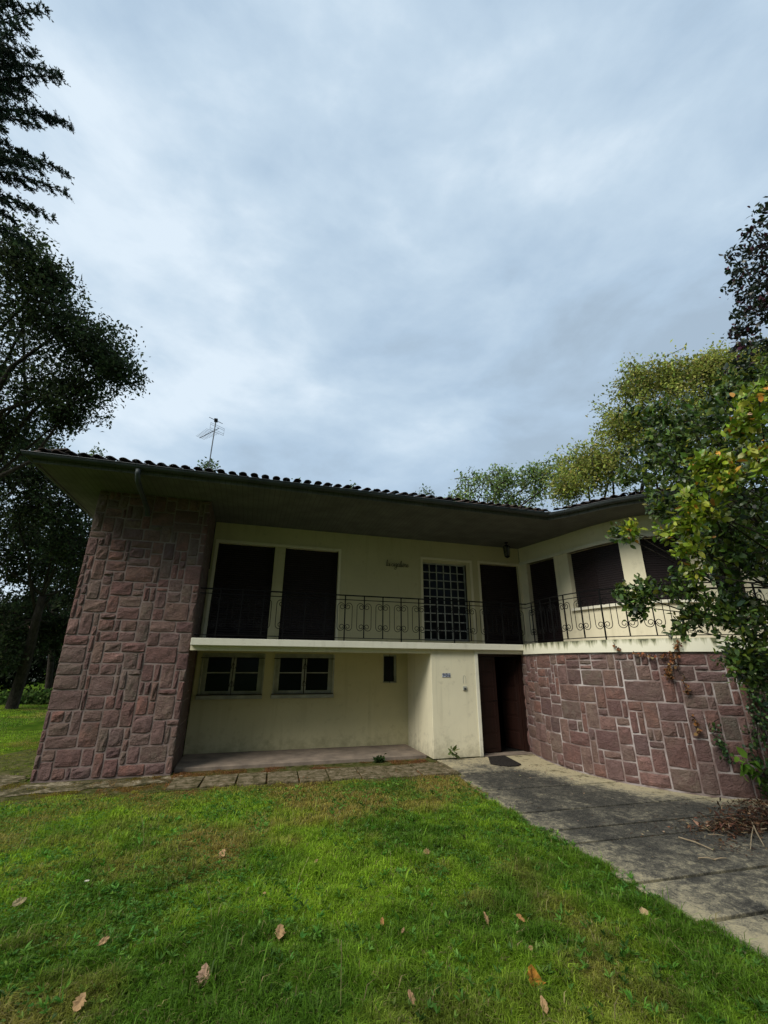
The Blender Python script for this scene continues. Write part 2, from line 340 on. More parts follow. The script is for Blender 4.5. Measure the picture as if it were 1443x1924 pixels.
MB().box(3.66, 4.66, 8.76, 10.6, 0, 2.03).build('porch_wall', M['cream'], house, bevel=.008)
MB().box(-.99, 3.66, 8.762, 9.0, 1.945, 2.03).box(-.99, 3.66, 9.0, Y0, 1.975, 2.03).build('beam', M['cream'], house)
MB().box(-.985, 6.04, 8.66, 10.2, 2.03, 2.155).build('balcony_slab', M['white'], house, bevel=.008)
MB().box(-.985, 3.60, 8.97, Y0, -.05, .045).build('porch_floor', M['porchfloor'], house, bevel=.01)
# surrounds round the shutters and windows
sr = MB(); t_ = .06; yf = Y0-.02
def surround(mb, x0, x1, z0, z1, t=.06, y=yf, bottom=False):
    mb.box(x0-t, x0, y, Y0-.001, z0, z1+t).box(x1, x1+t, y, Y0-.001, z0, z1+t).box(x0, x1, y, Y0-.001, z1, z1+t)
    if bottom: mb.box(x0, x1, y, Y0-.001, z0-t, z0)
for nm, (a, b, c, d) in (('s', (-.88, 1.90, 2.16, 4.33)), ('g', (4.10, 5.45, 2.16, 4.30)), ('f', (5.74, 6.93, 2.16, 4.31))):
    q = MB(); surround(q, a, b, c, d); q.build('window_surround', M['cream'], house)
# roller shutters
def shutter_mesh(x0, x1, z0, z1, y):
    mb = MB(); z = z0; n = int((z1-z0)/.05); dz = (z1-z0)/n; V = []; F = []
    prof = []
    for i in range(n):
        a = z0+i*dz; prof += [(a, y), (a+dz*.15, y-.008), (a+dz*.5, y-.012), (a+dz*.85, y-.008), (a+dz*.93, y+.004)]
    prof.append((z1, y))
    for zz, yy in prof: V += [(x0, yy, zz), (x1, yy, zz)]
    for i in range(len(prof)-1): F.append((2*i, 2*i+1, 2*i+3, 2*i+2))
    mb.add(V, F); mb.box(x0, x1, y+.01, y+.03, z0, z1); return mb
for s in (S1, S2, S4):
    o = shutter_mesh(s[0]+.03, s[1]-.03, 2.157, s[3]-.001, Y0+.13).build('roller_shutter', M['shutter'], house)
    for a in (s[0], s[1]-.03): MB().box(a, a+.03, Y0+.09, Y0+.17, 2.157, s[3]).build('guide_rail', M['shutter'], o)
# window with many small panes
gw = MB()
x0, x1, z0, z1 = GW; yg = Y0+.10
gw.box(x0, x0+.02, yg-.03, yg+.05, z0, z1).box(x1-.02, x1, yg-.03, yg+.05, z0, z1).box(x0+.02, x1-.02, yg-.03, yg+.05, z0, z0+.05).box(x0+.02, x1-.02, yg-.03, yg+.05, z1-.03, z1)
gwin = gw.build('window', M['frame'], house)
nxp, nzp = 6, 9; ax0, ax1, az0, az1 = x0+.02, x1-.02, z0+.05, z1-.03; px_, pz_ = (ax1-ax0)/nxp, (az1-az0)/nzp
q = MB()
for i in range(1, nxp): q.box(ax0+i*px_-.011, ax0+i*px_+.011, yg-.02, yg+.02, az0, az1)
q.build('muntin', M['frame'], gwin)
q = MB()
for j in range(1, nzp):
    for i in range(nxp): q.box(ax0+i*px_+.011 if i else ax0, ax0+(i+1)*px_-.011 if i < nxp-1 else ax1, yg-.018, yg+.02, az0+j*pz_-.011, az0+j*pz_+.011)
q.build('muntin', M['frame'], gwin)
pm = MB().box(-px_/2+.009, px_/2-.009, -.004, .004, -pz_/2+.009, pz_/2-.009).mesh('pane', M['glass'])
for j in range(nzp):
    for i in range(nxp):
        inst('pane', pm, gwin, Matrix.Translation((ax0+(i+.5)*px_, yg+.006, az0+(j+.5)*pz_)) @ Matrix.Rotation(random.uniform(-.012, .012), 4, 'Z') @ Matrix.Rotation(random.uniform(-.012, .012), 4, 'X'))
MB().box(5.33, 5.45, Y0+.001, Y0+.12, 2.16, 4.23).build('jamb', M['frame'], gwin)
MB().box(4.10, 5.33, Y0+.05, Y0+.2, 2.157, 2.265).build('threshold', M['cream'], gwin)
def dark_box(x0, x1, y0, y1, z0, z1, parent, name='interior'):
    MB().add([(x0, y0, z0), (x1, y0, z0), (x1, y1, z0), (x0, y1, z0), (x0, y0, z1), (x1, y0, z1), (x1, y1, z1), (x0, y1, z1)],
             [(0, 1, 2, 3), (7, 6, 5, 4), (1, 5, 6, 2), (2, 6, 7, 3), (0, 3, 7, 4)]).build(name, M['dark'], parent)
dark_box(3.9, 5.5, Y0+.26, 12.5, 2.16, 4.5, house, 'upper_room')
# lower casement windows with iron bars
for (x0, x1, z0, z1) in (W1, W2):
    yw = Y0+.06; xm = (x0+x1)/2; fr = MB()
    fr.box(x0, x0+.05, yw, yw+.06, z0, z1).box(x1-.05, x1, yw, yw+.06, z0, z1).box(x0+.05, x1-.05, yw, yw+.06, z1-.05, z1).box(x0+.05, x1-.05, yw, yw+.06, z0, z0+.04)
    fo = fr.build('window', M['frame'], house)
    for sx in (-1, 1):
        a, b = (x0+.05, xm-.004) if sx < 0 else (xm+.004, x1-.05)
        c = MB(); tw = .045
        c.box(a, a+tw, yw-.012, yw+.03, z0+.04, z1-.05).box(b-tw, b, yw-.012, yw+.03, z0+.04, z1-.05).box(a+tw, b-tw, yw-.012, yw+.03, z1-.085, z1-.05).box(a+tw, b-tw, yw-.012, yw+.03, z0+.04, z0+.075)
        zmid = (z0+z1)/2+.02; c.box(a+tw, b-tw, yw-.008, yw+.02, zmid-.011, zmid+.011); c.build('casement', M['frame'], fo)
        for (za, zb) in ((z0+.075, zmid-.011), (zmid+.011, z1-.085)): MB().box(a+tw, b-tw, yw+.008, yw+.014, za, zb).build('pane', M['glass'], fo)
    MB().box(x0-.05, x1+.03, Y0-.07, Y0+.06, z0-.075, z0-.003).build('sill', M['frame'], fo, bevel=.006)
    ir = MB(); yb = Y0-.045
    for zz in (z0+.012, z1-.10): ir.tube([(x0-.05, yb, zz), (x1+.02, yb, zz)], .008, 5)
    ir.tube([(xm, yb, z0+.012), (xm, yb, z1-.10)], .009, 5)
    for sx in (-1, 1):
        for zc in (z0+.2, z1-.28):
            ir.tube([(xm+sx*(.012+.05*math.sin(k/10*math.pi)*(1-k/14)), yb, zc+(.10*(k/10)-.05)+.02*math.cos(k/10*math.pi*2)) for k in range(11)], .005, 4)
    ir.build('iron_bars', M['iron'], fo)
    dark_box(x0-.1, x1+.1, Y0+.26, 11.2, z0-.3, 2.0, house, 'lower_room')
    surround(q2 := MB(), x0, x1, z0, z1-.04, .0301, Y0-.012); q2.build('window_surround', M['frame'], house)
x0, x1, z0, z1 = W3
fo = MB().box(x0, x0+.03, Y0+.05, Y0+.1, z0, z1).box(x1-.05, x1, Y0+.05, Y0+.1, z0, z1).box(x0+.03, x1-.05, Y0+.05, Y0+.1, z1-.04, z1).box(x0+.03, x1-.05, Y0+.05, Y0+.1, z0, z0+.03).build('window', M['frame'], house)
MB().box(x0+.03, x1-.05, Y0+.07, Y0+.076, z0+.03, z1-.04).build('pane', M['glass'], fo)
ir = MB(); ir.tube([((x0+x1)/2, Y0+.02, z0), ((x0+x1)/2, Y0+.02, z1)], .007, 5)
for k in range(4): ir.tube([(x0, Y0+.02, z0+.03+k*.035), (x1, Y0+.02, z0+.03+k*.035)], .003, 4)
ir.build('grille', M['iron'], fo)
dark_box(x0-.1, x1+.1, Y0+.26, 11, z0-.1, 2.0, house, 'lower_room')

# front door: white trim, lintel, two leaves, dark hall
MB().box(4.66, 4.735, 8.742, 9.06, 0, 1.955).box(4.66, 5.95, 8.742, 9.06, 1.955, 2.029).build('door_trim', M['white'], house, bevel=.004)
MB().box(5.86, 5.93, 8.93, 9.05, 0, 1.953).box(4.737, 5.86, 8.95, 9.05, 1.90, 1.953).box(4.737, 4.77, 8.95, 9.05, 0, 1.90).build('door_frame', M['wood'], house)
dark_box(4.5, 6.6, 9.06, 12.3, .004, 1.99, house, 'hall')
MB().box(4.735, 5.93, 8.76, 10.6, -.04, .002).build('threshold', M['porchfloor'], house)
def leaf_door(hx, hy, ang, wd, sgn):
    d = MB().box(0, wd*sgn if sgn > 0 else 0, -.02, .02, .02, 1.89) if sgn > 0 else MB().box(-wd, 0, -.02, .02, .02, 1.89)
    mw = Matrix.Translation((hx, hy, 0)) @ Matrix.Rotation(ang, 4, 'Z')
    o = inst('door', d.mesh('door', M['wood']), house, mw)
    for k in range(6):
        z0 = .09+k*.30; a, b = (.09, wd-.09) if sgn > 0 else (-wd+.09, -.09)
        p = MB().box(a, b, -.030, -.0205, z0, z0+.255); p2 = p.mesh('panel', M['wood']); c = bpy.data.objects.new('panel', p2); COL.objects.link(c); c.parent = o
        bv = c.modifiers.new('b', 'BEVEL'); bv.width = .008
    h_ = MB().tube([(sgn*(wd-.05), -.02, 1.0), (sgn*(wd-.05), -.07, 1.0), (sgn*(wd-.15), -.075, 1.0)], .01, 6).mesh('handle', M['iron']); c = bpy.data.objects.new('handle', h_); COL.objects.link(c); c.parent = o
    return o
leaf_door(4.775, 9.0, R_(4), .52, 1)
leaf_door(5.86, 9.0, R_(-78), .56, -1)
# doorbell by the door
db = MB().box(4.355, 4.435, 8.735, 8.76, 1.23, 1.305).build('doorbell', M['frame'], house, bevel=.004)
MB().box(4.375, 4.415, 8.729, 8.736, 1.245, 1.27).build('button', M['iron'], db)
MB().tube([(4.37, 8.758, 1.36), (4.37, 8.758, 1.46), (4.38, 8.758, 1.50), (4.40, 8.758, 1.515), (4.42, 8.758, 1.50), (4.43, 8.758, 1.46), (4.43, 8.758, 1.36)], .0035, 4).build('bracket_mark', M['frame'], house)

# stone cladding --------------------------------------------------------
SZ = [(4, 3, 3), (3, 3, 2), (3, 2, 4), (2, 3, 3.4), (2, 4, 2.4), (5, 2, 1.3), (5, 3, .9), (2, 2, 2.2), (4, 2, 3), (2, 1, 1.6), (1, 2, 1.2), (1, 3, .9), (3, 1, .8), (3, 4, .6)]
def ashlar(Wm, Hm, u, v, seed):
    return min((ashlar1(Wm, Hm, u, v, seed*100+k) for k in range(40)), key=lambda q: len(q)+2*sum(1 for a in q if a[1]-a[0] < u*1.3 or a[3]-a[2] < v*1.3))
def ashlar1(Wm, Hm, u, v, seed):
    r = random.Random(seed); nu, nv = round(Wm/u), round(Hm/v)
    def lines(n, tot):
        st = [r.uniform(.72, 1.28) for _ in range(n)]; k = tot/sum(st); o = [0.]
        for a in st: o.append(o[-1]+a*k)
        return o
    X, Z = lines(nu, Wm), lines(nv, Hm); occ = [[0]*nu for _ in range(nv)]; res = []; last = None
    for j in range(nv):
        for i in range(nu):
            if occ[j][i]: continue
            c = [(w_, h_, p*(.35 if (w_, h_) == last else 1)) for w_, h_, p in SZ if i+w_ <= nu and j+h_ <= nv and not any(occ[j][i+k] for k in range(w_))]
            if not c: c = [(1, 1, 1)]
            tot = sum(a[2] for a in c); t = r.uniform(0, tot)
            for w_, h_, p in c:
                t -= p
                if t <= 0: break
            last = (w_, h_)
            for b in range(h_):
                for a in range(w_): occ[j+b][i+a] = 1
            res.append((X[i], X[i+w_], Z[j], Z[j+h_]))
    return res
def stone_geom(rect, fn, r, joint=.007):
    a, b, c, d = rect; a += joint; b -= joint; c += joint; d -= joint
    w_, h_ = b-a, d-c; pr = r.uniform(.012, .026); tx, tz = r.uniform(-.2, .2)*pr, r.uniform(-.25, .2)*pr
    n = 4; V = []; F = []; us = [0, .3, .7, 1]
    ins = min(.012, .12*min(w_, h_))
    ph = [[r.uniform(-.55, .55)*pr for _ in range(4)] for _ in range(4)]
    for j in range(n):
        for i in range(n):
            edge = i in (0, 3) or j in (0, 3)
            uu = a+ins+(w_-2*ins)*us[i]; zz = c+ins+(h_-2*ins)*us[j]
            if (i in (0, 3)) and (j in (0, 3)): uu += (ins*.7 if i == 0 else -ins*.7); zz += (ins*.7 if j == 0 else -ins*.7)
            dep = pr*(.62 if edge else 1.15)+ph[j][i]*(0.5 if edge else 1.)+tx*(us[i]-.5)*2+tz*(us[j]-.5)*2
            V.append(fn(uu+(r.uniform(-.25, .25)*.02 if not edge else 0), zz, max(.006, dep)))
    for j in range(3):
        for i in range(3): F.append((j*4+i, j*4+i+1, j*4+5+i, j*4+4+i))
    ring = [0, 1, 2, 3, 7, 11, 15, 14, 13, 12, 8, 4]; b0 = 16
    jt = lambda: r.uniform(-.004, .004)
    for k in ring:
        i, j = k % 4, k//4; V.append(fn(a+w_*us[i]+jt(), c+h_*us[j]+jt(), -.006))
    for k in range(12): F.append((b0+k, b0+(k+1) % 12, ring[(k+1) % 12], ring[k]))
    return V, F
def clad(part, rects, fn, seed, flip=False, joined=None, joint=.007):
    r = random.Random(seed)
    for rc in rects:
        V, F = stone_geom(rc, fn, r, joint)
        if flip: F = [tuple(reversed(f)) for f in F]
        if joined is not None: joined.add(V, F)
        else: MB().add(V, F).build('stone', M['stone'], part)
PX0, PX1, PY = -2.96, -1.01, 8.79
pil = MB().box(PX0, PX1, PY, 10.19, -.02, 4.80).build('stone_pillar', M['mortar2'], house)
clad(pil, ashlar(PX1-PX0+.04, 4.8, .096, .093, 3), lambda u, z, d: (PX0-.02+u, PY-d, z), 11)
jn = MB(); clad(pil, ashlar(1.36, 4.8, .15, .14, 5), lambda u, z, d: (PX1+d*.7, PY+u, z), 12, joined=jn)
clad(pil, ashlar(1.36, 4.8, .15, .14, 6), lambda u, z, d: (PX0-d*.7, PY+u, z), 13, True, joined=jn)
jn.build('side_stones', M['stone'], pil, kind='stuff')
sw = MB(); WALL.strip(sw, 0, WALL.L, -.05, 1.95, -.25, 0); sw = sw.build('stone_wall', M['mortar'], house)
LV = WALL.near(8.0, 4.84); allr = ashlar(WALL.L, 1.93, .104, .097, 21)
def wfn(u, z, d): p = WALL.at(u, d); return (p[0], p[1], z)
clad(sw, [q for q in allr if q[0] < LV], wfn, 14, joint=.0068)
jn = MB(); clad(sw, [q for q in allr if q[0] >= LV], wfn, 15, joined=jn); jn.build('far_stones', M['stone'], sw, kind='stuff')
q = MB(); WALL.strip(q, 0.30, WALL.L, 1.95, 2.155, -.2, .045)
q.build('curved_fascia', M['fascia'], house)
# balcony floor of the wing
fl = [tuple(WALL.at(s, -.1)) for s in np.linspace(.3, WALL.L, 40)]+[tuple(UP.at(s, .02)) for s in np.linspace(UP.L, 0, 40)]+[(6.0, 10.2), (6.0, 8.8)]
MB().prism(fl, 2.06, 2.150).build('balcony_floor', M['porchfloor'], house)
# wing upper wall
sA, sB, sC, sD, sE, sF, sG, sH = [UP.near(*p) for p in ((7.03, 9.93), (7.22, 9.03), (7.27, 8.62), (7.57, 7.30), (7.79, 6.95), (8.62, 6.49), (8.95, 6.43), (9.9, 6.36))]
q = MB()
for a, b, z0, z1 in ((0.02, sA, 2.15, 4.32), (sB, sC, 2.15, 4.32), (sC, sD, 2.15, 2.93), (sD, sE, 2.15, 4.32), (sE, sF, 2.15, 2.93), (sF, sG, 2.15, 4.32), (sG, sH, 2.15, 2.93), (sH, UP.L, 2.15, 4.32), (0.02, UP.L, 4.32, 4.80)):
    UP.strip(q, a, b, z0, z1, -.25, 0)
q.build('curved_wall', M['cream'], house)
q = MB(); UP.strip(q, 0.03, UP.L, 4.32, 4.40, -.1, .03); q.build('lintel', M['white'], house)
for a, b, z0 in ((sA, sB, 2.157), (sC, sD, 2.99), (sE, sF, 2.99), (sG, sH, 2.99)):
    n = int((4.32-z0)/.048); dz = (4.32-z0)/n; V = []; F = []; m_ = MB()
    for i in range(n):
        UP.strip(m_, a, b, z0+i*dz, z0+(i+.86)*dz, -.16, -.125, .8)
    UP.strip(m_, a, b, z0, 4.32, -.2, -.155, .8)
    o = m_.build('roller_shutter', M['shutter'], house)
    if z0 > 2.5:
        q = MB(); UP.strip(q, a-.04, b+.04, 2.93, 2.99, -.1, .06); q.build('sill', M['white'], o)

# soffit and eave -------------------------------------------------------
XL, YE, YB = -3.62, 7.69, 17.0
sof = [(XL, YB), (XL, YE), (6.13, YE)]+[tuple(EAVE.pos(s)) for s in np.linspace(.05, EAVE.L, 30)]+[(11.2, YB)]
MB().prism(sof, 4.80, 4.83).build('soffit', M['soffit'], house)
eave_path = [(XL, YB), (XL, YE), (6.10, YE)]+[tuple(EAVE.pos(s)) for s in np.linspace(.06, EAVE.L, 36)]
def sweep(mb, path, prof, closed=True):
    n = len(path); V = []; F = []; m_ = len(prof)
    for i, p in enumerate(path):
        p = Vector(p); a = Vector(path[max(i-1, 0)]); b = Vector(path[min(i+1, n-1)])
        d1 = (p-a).normalized() if i else (b-p).normalized(); d2 = (b-p).normalized() if i < n-1 else d1
        n1 = Vector((d1.y, -d1.x)); n2 = Vector((d2.y, -d2.x)); nn = (n1+n2); nn = nn/(nn.length**2/2) if nn.length > 1e-6 else n1
        # left side runs downwards in y so its outward side is -x
        for o, z in prof: V.append((p.x+nn.x*o, p.y+nn.y*o, z))
    for i in range(n-1):
        for k in range(m_ if closed else m_-1): F.append((i*m_+k, i*m_+(k+1) % m_, (i+1)*m_+(k+1) % m_, (i+1)*m_+k))
    return mb.add(V, F)
sgn = 1
sweep(MB(), eave_path, [(-.02, 4.772), (.012, 4.772), (.012, 4.95), (-.02, 4.95)]).build('eave_board', M['soffit'], house)
prof = [(.078+.066*math.cos(math.pi+math.pi*k/10), 4.895+.066*math.sin(math.pi+math.pi*k/10)) for k in range(11)]
prof += [(.152, 4.905), (.156, 4.897)]+[(.078+.060*math.cos(-math.pi*k/10), 4.895+.060*math.sin(-math.pi*k/10)) for k in range(11)]
gut = sweep(MB(), eave_path, prof).build('gutter', M['zinc'], house, smooth=False)
q = MB()
for k in range(24):
    xx = -3.4+k*.42
    if xx < 6.0: MB().box(xx-.012, xx+.012, YE-.160, YE-.02, 4.955, 4.962).build('gutter_bracket', M['zinc'], gut)
MB().tube([(-2.09, YE-.085, 4.83), (-2.09, YE-.08, 4.76), (-2.09, YE+.02, 4.66), (-2.09, YE+.55, 4.55), (-2.09, 8.66, 4.48), (-2.09, 8.73, 4.42), (-2.09, 8.74, 4.36)], .042, 10).build('downpipe', M['zinc'], house, smooth=True)

# roof ------------------------------------------------------------------
SL = math.tan(R_(16)); PIT = .195
rf = MB()
V = [(XL, YE-.02, 4.95), (6.2, YE-.02, 4.95), (XL+5.34, 13, 4.95+SL*5.34), (7.6, 13, 4.95+SL*5.34), (XL, YB, 4.95)]
rf.add([V[0], V[1], V[3], V[2], V[4], (XL+5.34, YB, V[2][2]), (9.8, 13, V[2][2])], [(0, 1, 3, 2), (0, 2, 5, 4)])
ep = [(*EAVE.pos(s), 4.95) for s in np.linspace(0, EAVE.L, 24)]
rf.add(ep+[(9.9, 11.2, 6.35), (7.6, 13, V[2][2])], [(i, i+1, 24) for i in range(23)]+[(0, 24, 25)])
roof = rf.build('roof', M['tile'], house)
def tile_mesh(L_, r0=.070, r1=.058, n=7, th=.014):
    V = []; F = []
    for (t, r) in ((0, r0), (L_, r1)):
        for rr in (r, r-th):
            for k in range(n): a = math.pi*k/(n-1); V.append((rr*math.cos(a), t, rr*.66*math.sin(a)))
    for k in range(n-1):
        F += [(k, k+1, 2*n+k+1, 2*n+k), (n+k+1, n+k, 3*n+k, 3*n+k+1), (k+1, k, n+k, n+k+1)]
    F += [(0, 2*n, 3*n, n), (n-1, 2*n-1, 4*n-1, 3*n-1)]
    return MB().add(V, F)
tm = tile_mesh(.44).mesh('roof_tile', M['tile'], True)
x = XL+.1; k = 0
while x < 6.15:
    mw = Matrix.Translation((x+random.uniform(-.008, .008), YE-.075+random.uniform(-.015, .01), 4.968+random.uniform(-.006, .008))) @ Matrix.Rotation(random.uniform(-.05, .05), 4, 'Z') @ Matrix.Rotation(R_(16), 4, 'X')
    inst('roof_tile', tm, roof, mw); x += PIT
s = .2
while s < EAVE.L:
    p = EAVE.at(s, .06); nn = EAVE.nrm(s); ang = math.atan2(-nn[1], -nn[0])-math.pi/2
    mw = Matrix.Translation((p[0], p[1], 4.968+random.uniform(-.006, .012))) @ Matrix.Rotation(ang+random.uniform(-.05, .05), 4, 'Z') @ Matrix.Rotation(R_(17), 4, 'X')
    inst('roof_tile', tm, roof, mw); s += PIT
jt = MB(); T0 = tile_mesh(.46); vv = np.array(T0.v)
def addtile(mw): jt.add([mw @ Vector(p) for p in T0.v], T0.f)
for row in range(1, 9):
    x = XL+.1+row*.42
    while x < 6.6:
        addtile(Matrix.Translation((x, YE-.06+row*.40, 4.975+row*.40*SL)) @ Matrix.Rotation(random.uniform(-.04, .04), 4, 'Z') @ Matrix.Rotation(R_(16), 4, 'X')); x += PIT
for row in range(1, 6):
    s = .35
    while s < EAVE.L-.2:
        p = EAVE.at(s, .06-row*.40); nn = EAVE.nrm(s); ang = math.atan2(-nn[1], -nn[0])-math.pi/2
        addtile(Matrix.Translation((p[0], p[1], 4.975+row*.40*SL*1.02)) @ Matrix.Rotation(ang, 4, 'Z') @ Matrix.Rotation(R_(17), 4, 'X')); s += PIT
for k in range(40): addtile(Matrix.Translation((XL-.06, YE+.1+k*PIT, 4.972)) @ Matrix.Rotation(-math.pi/2, 4, 'Z') @ Matrix.Rotation(R_(16), 4, 'X'))
jt.build('roof_tiles', M['tile'], roof, kind='stuff')
# plain walls behind
MB().box(-2.98, -2.8, 10.2, YB-.8, 0, 4.80).box(-2.8, 11, YB-1, YB-.8, 0, 4.80).box(10.8, 11, 6.5, YB-1, 0, 4.8).build('outer_wall', M['cream'], house)

# railing ---------------------------------------------------------------
rl = MB().tube([(-.97, 8.85, 3.07), (6.13, 8.85, 3.07)], .014, 6)
railing = rl.build('railing', M['iron'], house)
MB().box(-.97, 6.13, 8.844, 8.856, 2.972, 2.988).box(-.97, 6.13, 8.844, 8.856, 2.214, 2.228).build('rail', M['iron'], railing)
for zz in (3.07, 2.98, 2.22):
    MB().tube([(*RAIL.pos(s), zz) for s in np.linspace(0, RAIL.L-.02, 46)], .011 if zz > 3 else .008, 5).build('rail', M['iron'], railing)
bal_s = MB().box(-.010, .010, -.010, .010, 2.222, 3.065).mesh('baluster', M['iron'])
bal_l = MB().box(-.011, .011, -.011, .011, 2.156, 3.065).mesh('baluster', M['iron'])
sc = MB(); zt, zb = 2.915, 2.365
for sx in (-1, 1):
    up_ = []
    for k in range(26):
        a = 3.1*math.pi*(1-k/25); r_ = .072 if a < math.pi*.6 else .072-.052*((a-math.pi*.6)/(2.5*math.pi))**.8
        cc_ = .080-.020*max(0, min(1, (a-math.pi*.6)/math.pi)); up_.append((sx*(cc_+r_*math.cos(a)), r_*math.sin(a)))
    pts = [(x_, 0, zt-.072+z_) for x_, z_ in up_]+[(x_, 0, zb+.072-z_) for x_, z_ in up_[::-1]]
    sc.tube(pts, .0068, 5)
scm = sc.mesh('scroll', M['iron'])
k = 0; x = 1.828-.405*6
while x < 6.1:
    if x > -.9:
        m_ = Matrix.Translation((x, 8.85, 0)); inst('baluster', bal_l if k % 3 == 0 else bal_s, railing, m_); inst('scroll', scm, railing, m_)
    x += .405; k += 1
s = .28; k = 1
while s < RAIL.L-.1:
    p = RAIL.pos(s); nn = RAIL.nrm(s); m_ = Matrix.Translation((p[0], p[1], 0)) @ Matrix.Rotation(math.atan2(nn[1], nn[0])+math.pi/2, 4, 'Z')
    inst('baluster', bal_l if k % 3 == 0 else bal_s, railing, m_); inst('scroll', scm, railing, m_); s += .405; k += 1

# ================================================================== THINGS ON THE HOUSE
# number sign
sg = empty('number_sign', (3.99, 8.755, 1.52), 'small blue and white enamel 906 number plates on the cream wall left of the door', 'number sign')
M['enamel'] = mat('white_enamel', lambda h: h.col((.72, .76, .82)), .3, .5); M['blue'] = mat('blue_enamel', lambda h: h.col((.012, .02, .07)), .3, .5)
def text_mesh(txt, size, m, ext=.001):
    c = bpy.data.curves.new('t', 'FONT'); c.body = txt; c.size = size; c.extrude = ext; c.align_x = 'CENTER'; c.align_y = 'CENTER'; c.offset = .0035
    o = bpy.data.objects.new('t', c); COL.objects.link(o); me = bpy.data.meshes.new_from_object(o.evaluated_get(bpy.context.evaluated_depsgraph_get())); bpy.data.objects.remove(o)
    me.materials.clear(); me.materials.append(m); return me
for i, ch in enumerate('906'):
    cx_ = 3.99+(i-1)*.062
    t = MB().box(cx_-.029, cx_+.029, 8.751, 8.7595, 1.482, 1.558).build('plate', M['blue'], sg, bevel=.002)
    MB().box(cx_-.025, cx_+.025, 8.7485, 8.7508, 1.487, 1.553).build('enamel_face', M['enamel'], t)
    inst('digit', text_mesh(ch, .080, M['blue']), t, Matrix.Translation((cx_, 8.7472, 1.52)) @ Matrix.Rotation(math.pi/2, 4, 'X'))
# name in wrought script
L = {'l': [[(0, .02), (.04, .1), (.10, .5), (.09, .72), (.05, .74), (.03, .55), (.05, .05), (.09, -.01), (.14, .05)]],
     'a': [[(.20, .30), (.12, .36), (.03, .28), (.01, .10), (.08, 0), (.16, .06), (.21, .32), (.20, .06), (.25, 0), (.30, .06)]],
     'c': [[(.18, .28), (.10, .34), (.02, .24), (.02, .08), (.09, 0), (.17, .03), (.22, .09)]],
     'i': [[(0, .05), (.05, .33), (.05, .05), (.09, 0), (.14, .06)], [(.06, .44), (.075, .47)]],
     'g': [[(.20, .30), (.12, .36), (.03, .28), (.02, .10), (.09, .02), (.17, .08), (.21, .32), (.19, -.25), (.11, -.42), (.02, -.34), (.06, -.2), (.26, .04)]],
     'e': [[(.01, .12), (.12, .18), (.17, .28), (.10, .36), (.03, .26), (.03, .08), (.10, 0), (.20, .06)]],
     'è': [[(.01, .12), (.12, .18), (.17, .28), (.10, .36), (.03, .26), (.03, .08), (.10, 0), (.20, .06)], [(.07, .52), (.13, .44)]],
     'r': [[(0, .05), (.05, .33), (.10, .30), (.15, .30), (.14, .06), (.18, 0), (.23, .06)]]}
nm = MB(); x = 0
for ch in 'la cigalière':
    if ch == ' ': x += .14; continue
    for st in L[ch]:
        P = [np.array(p) for p in st]; C = Curve([tuple(p) for p in P], 5).p if len(P) > 2 else P
        nm.tube([(3.10+(x+p[0]+p[1]*.12)*.262, Y0-.035, 4.05+p[1]*.20) for p in C], .0062, 4)
    x += max(p[0] for st in L[ch] for p in st)*.93
M['greyiron'] = mat('grey_wrought_iron', lambda h: h.col((.07, .07, .055)), .7, .2)
nsg = nm.build('name_sign', M['greyiron']); tag(nsg, 'small dark wrought iron cursive name lettering on the upper cream wall', 'name sign')
for a in (3.2, 3.7): MB().tube([(a, Y0-.035, 4.07), (a, Y0, 4.07)], .004, 4).build('fixing', M['iron'], nsg)
# lantern
lx, ly = 6.30, 9.70; ln = empty('lantern', (lx, ly, 4.8), 'small dark metal lantern hanging under the eave above the balcony corner', 'lantern')
q = MB().tube([(lx, ly, 4.80), (lx, ly, 4.73)], .012, 6).tube([(lx, ly, 4.80), (lx, ly, 4.785)], .05, 8).tube([(lx, ly, 4.74), (lx, ly, 4.72), (lx, ly, 4.68)], [.02, .06, .105], 6); q.build('cap', M['iron'], ln)
q = MB()
for k in range(6):
    a = k*math.pi/3; q.tube([(lx+.10*math.cos(a), ly+.10*math.sin(a), 4.68), (lx+.07*math.cos(a), ly+.07*math.sin(a), 4.42)], .006, 4)
q.tube([(lx, ly, 4.42), (lx, ly, 4.405), (lx, ly, 4.38)], [.075, .06, .015], 6); q.build('cage', M['iron'], ln)
M['lampglass'] = mat('lamp_glass', lambda h: (h.col((.25, .26, .24)), setattr(h.b.inputs['Transmission Weight'], 'default_value', .8)), .2, .4)
MB().tube([(lx, ly, 4.675), (lx, ly, 4.425)], [.088, .06], 6).build('glass', M['lampglass'], ln)
# aerial
ax, ay = -1.70, 13.0; an = empty('television_aerial', (ax, ay, 6.4), 'thin metal television aerial on a pole above the tiled roof', 'aerial')
M['alu'] = mat('weathered_aluminium', lambda h: h.col((.16, .17, .175)), .5, .5)
MB().tube([(ax, ay, 6.3), (ax, ay, 9.02)], .018, 6).build('pole', M['alu'], an)
bm = MB(); rod = MB(); d = Vector((-.60, .80, 0)).normalized(); sd = Vector((.80, .60, 0)).normalized(); top = Vector((ax, ay, 8.62))
b0 = top-d*-.05; bm.tube([top-d*.22, top+d*.82], .011, 5); bm.build('boom', M['iron'], an)
for k in range(9):
    c = top+d*(.10+k*.085); l = .22-.008*k; rod.tube([c-sd*l, c+sd*l], .0048, 4)
for dz in (.12, .06, -.06, -.12):
    c = top-d*.15+Vector((0, 0, dz)); rod.tube([c-sd*.24, c+sd*.24], .0048, 4)
for sx in (-1, 1): rod.tube([top-d*.15+sd*.24*sx+Vector((0, 0, -.12)), top-d*.15+sd*.24*sx+Vector((0, 0, .12))], .0048, 4)
rod.build('rods', M['alu'], an)
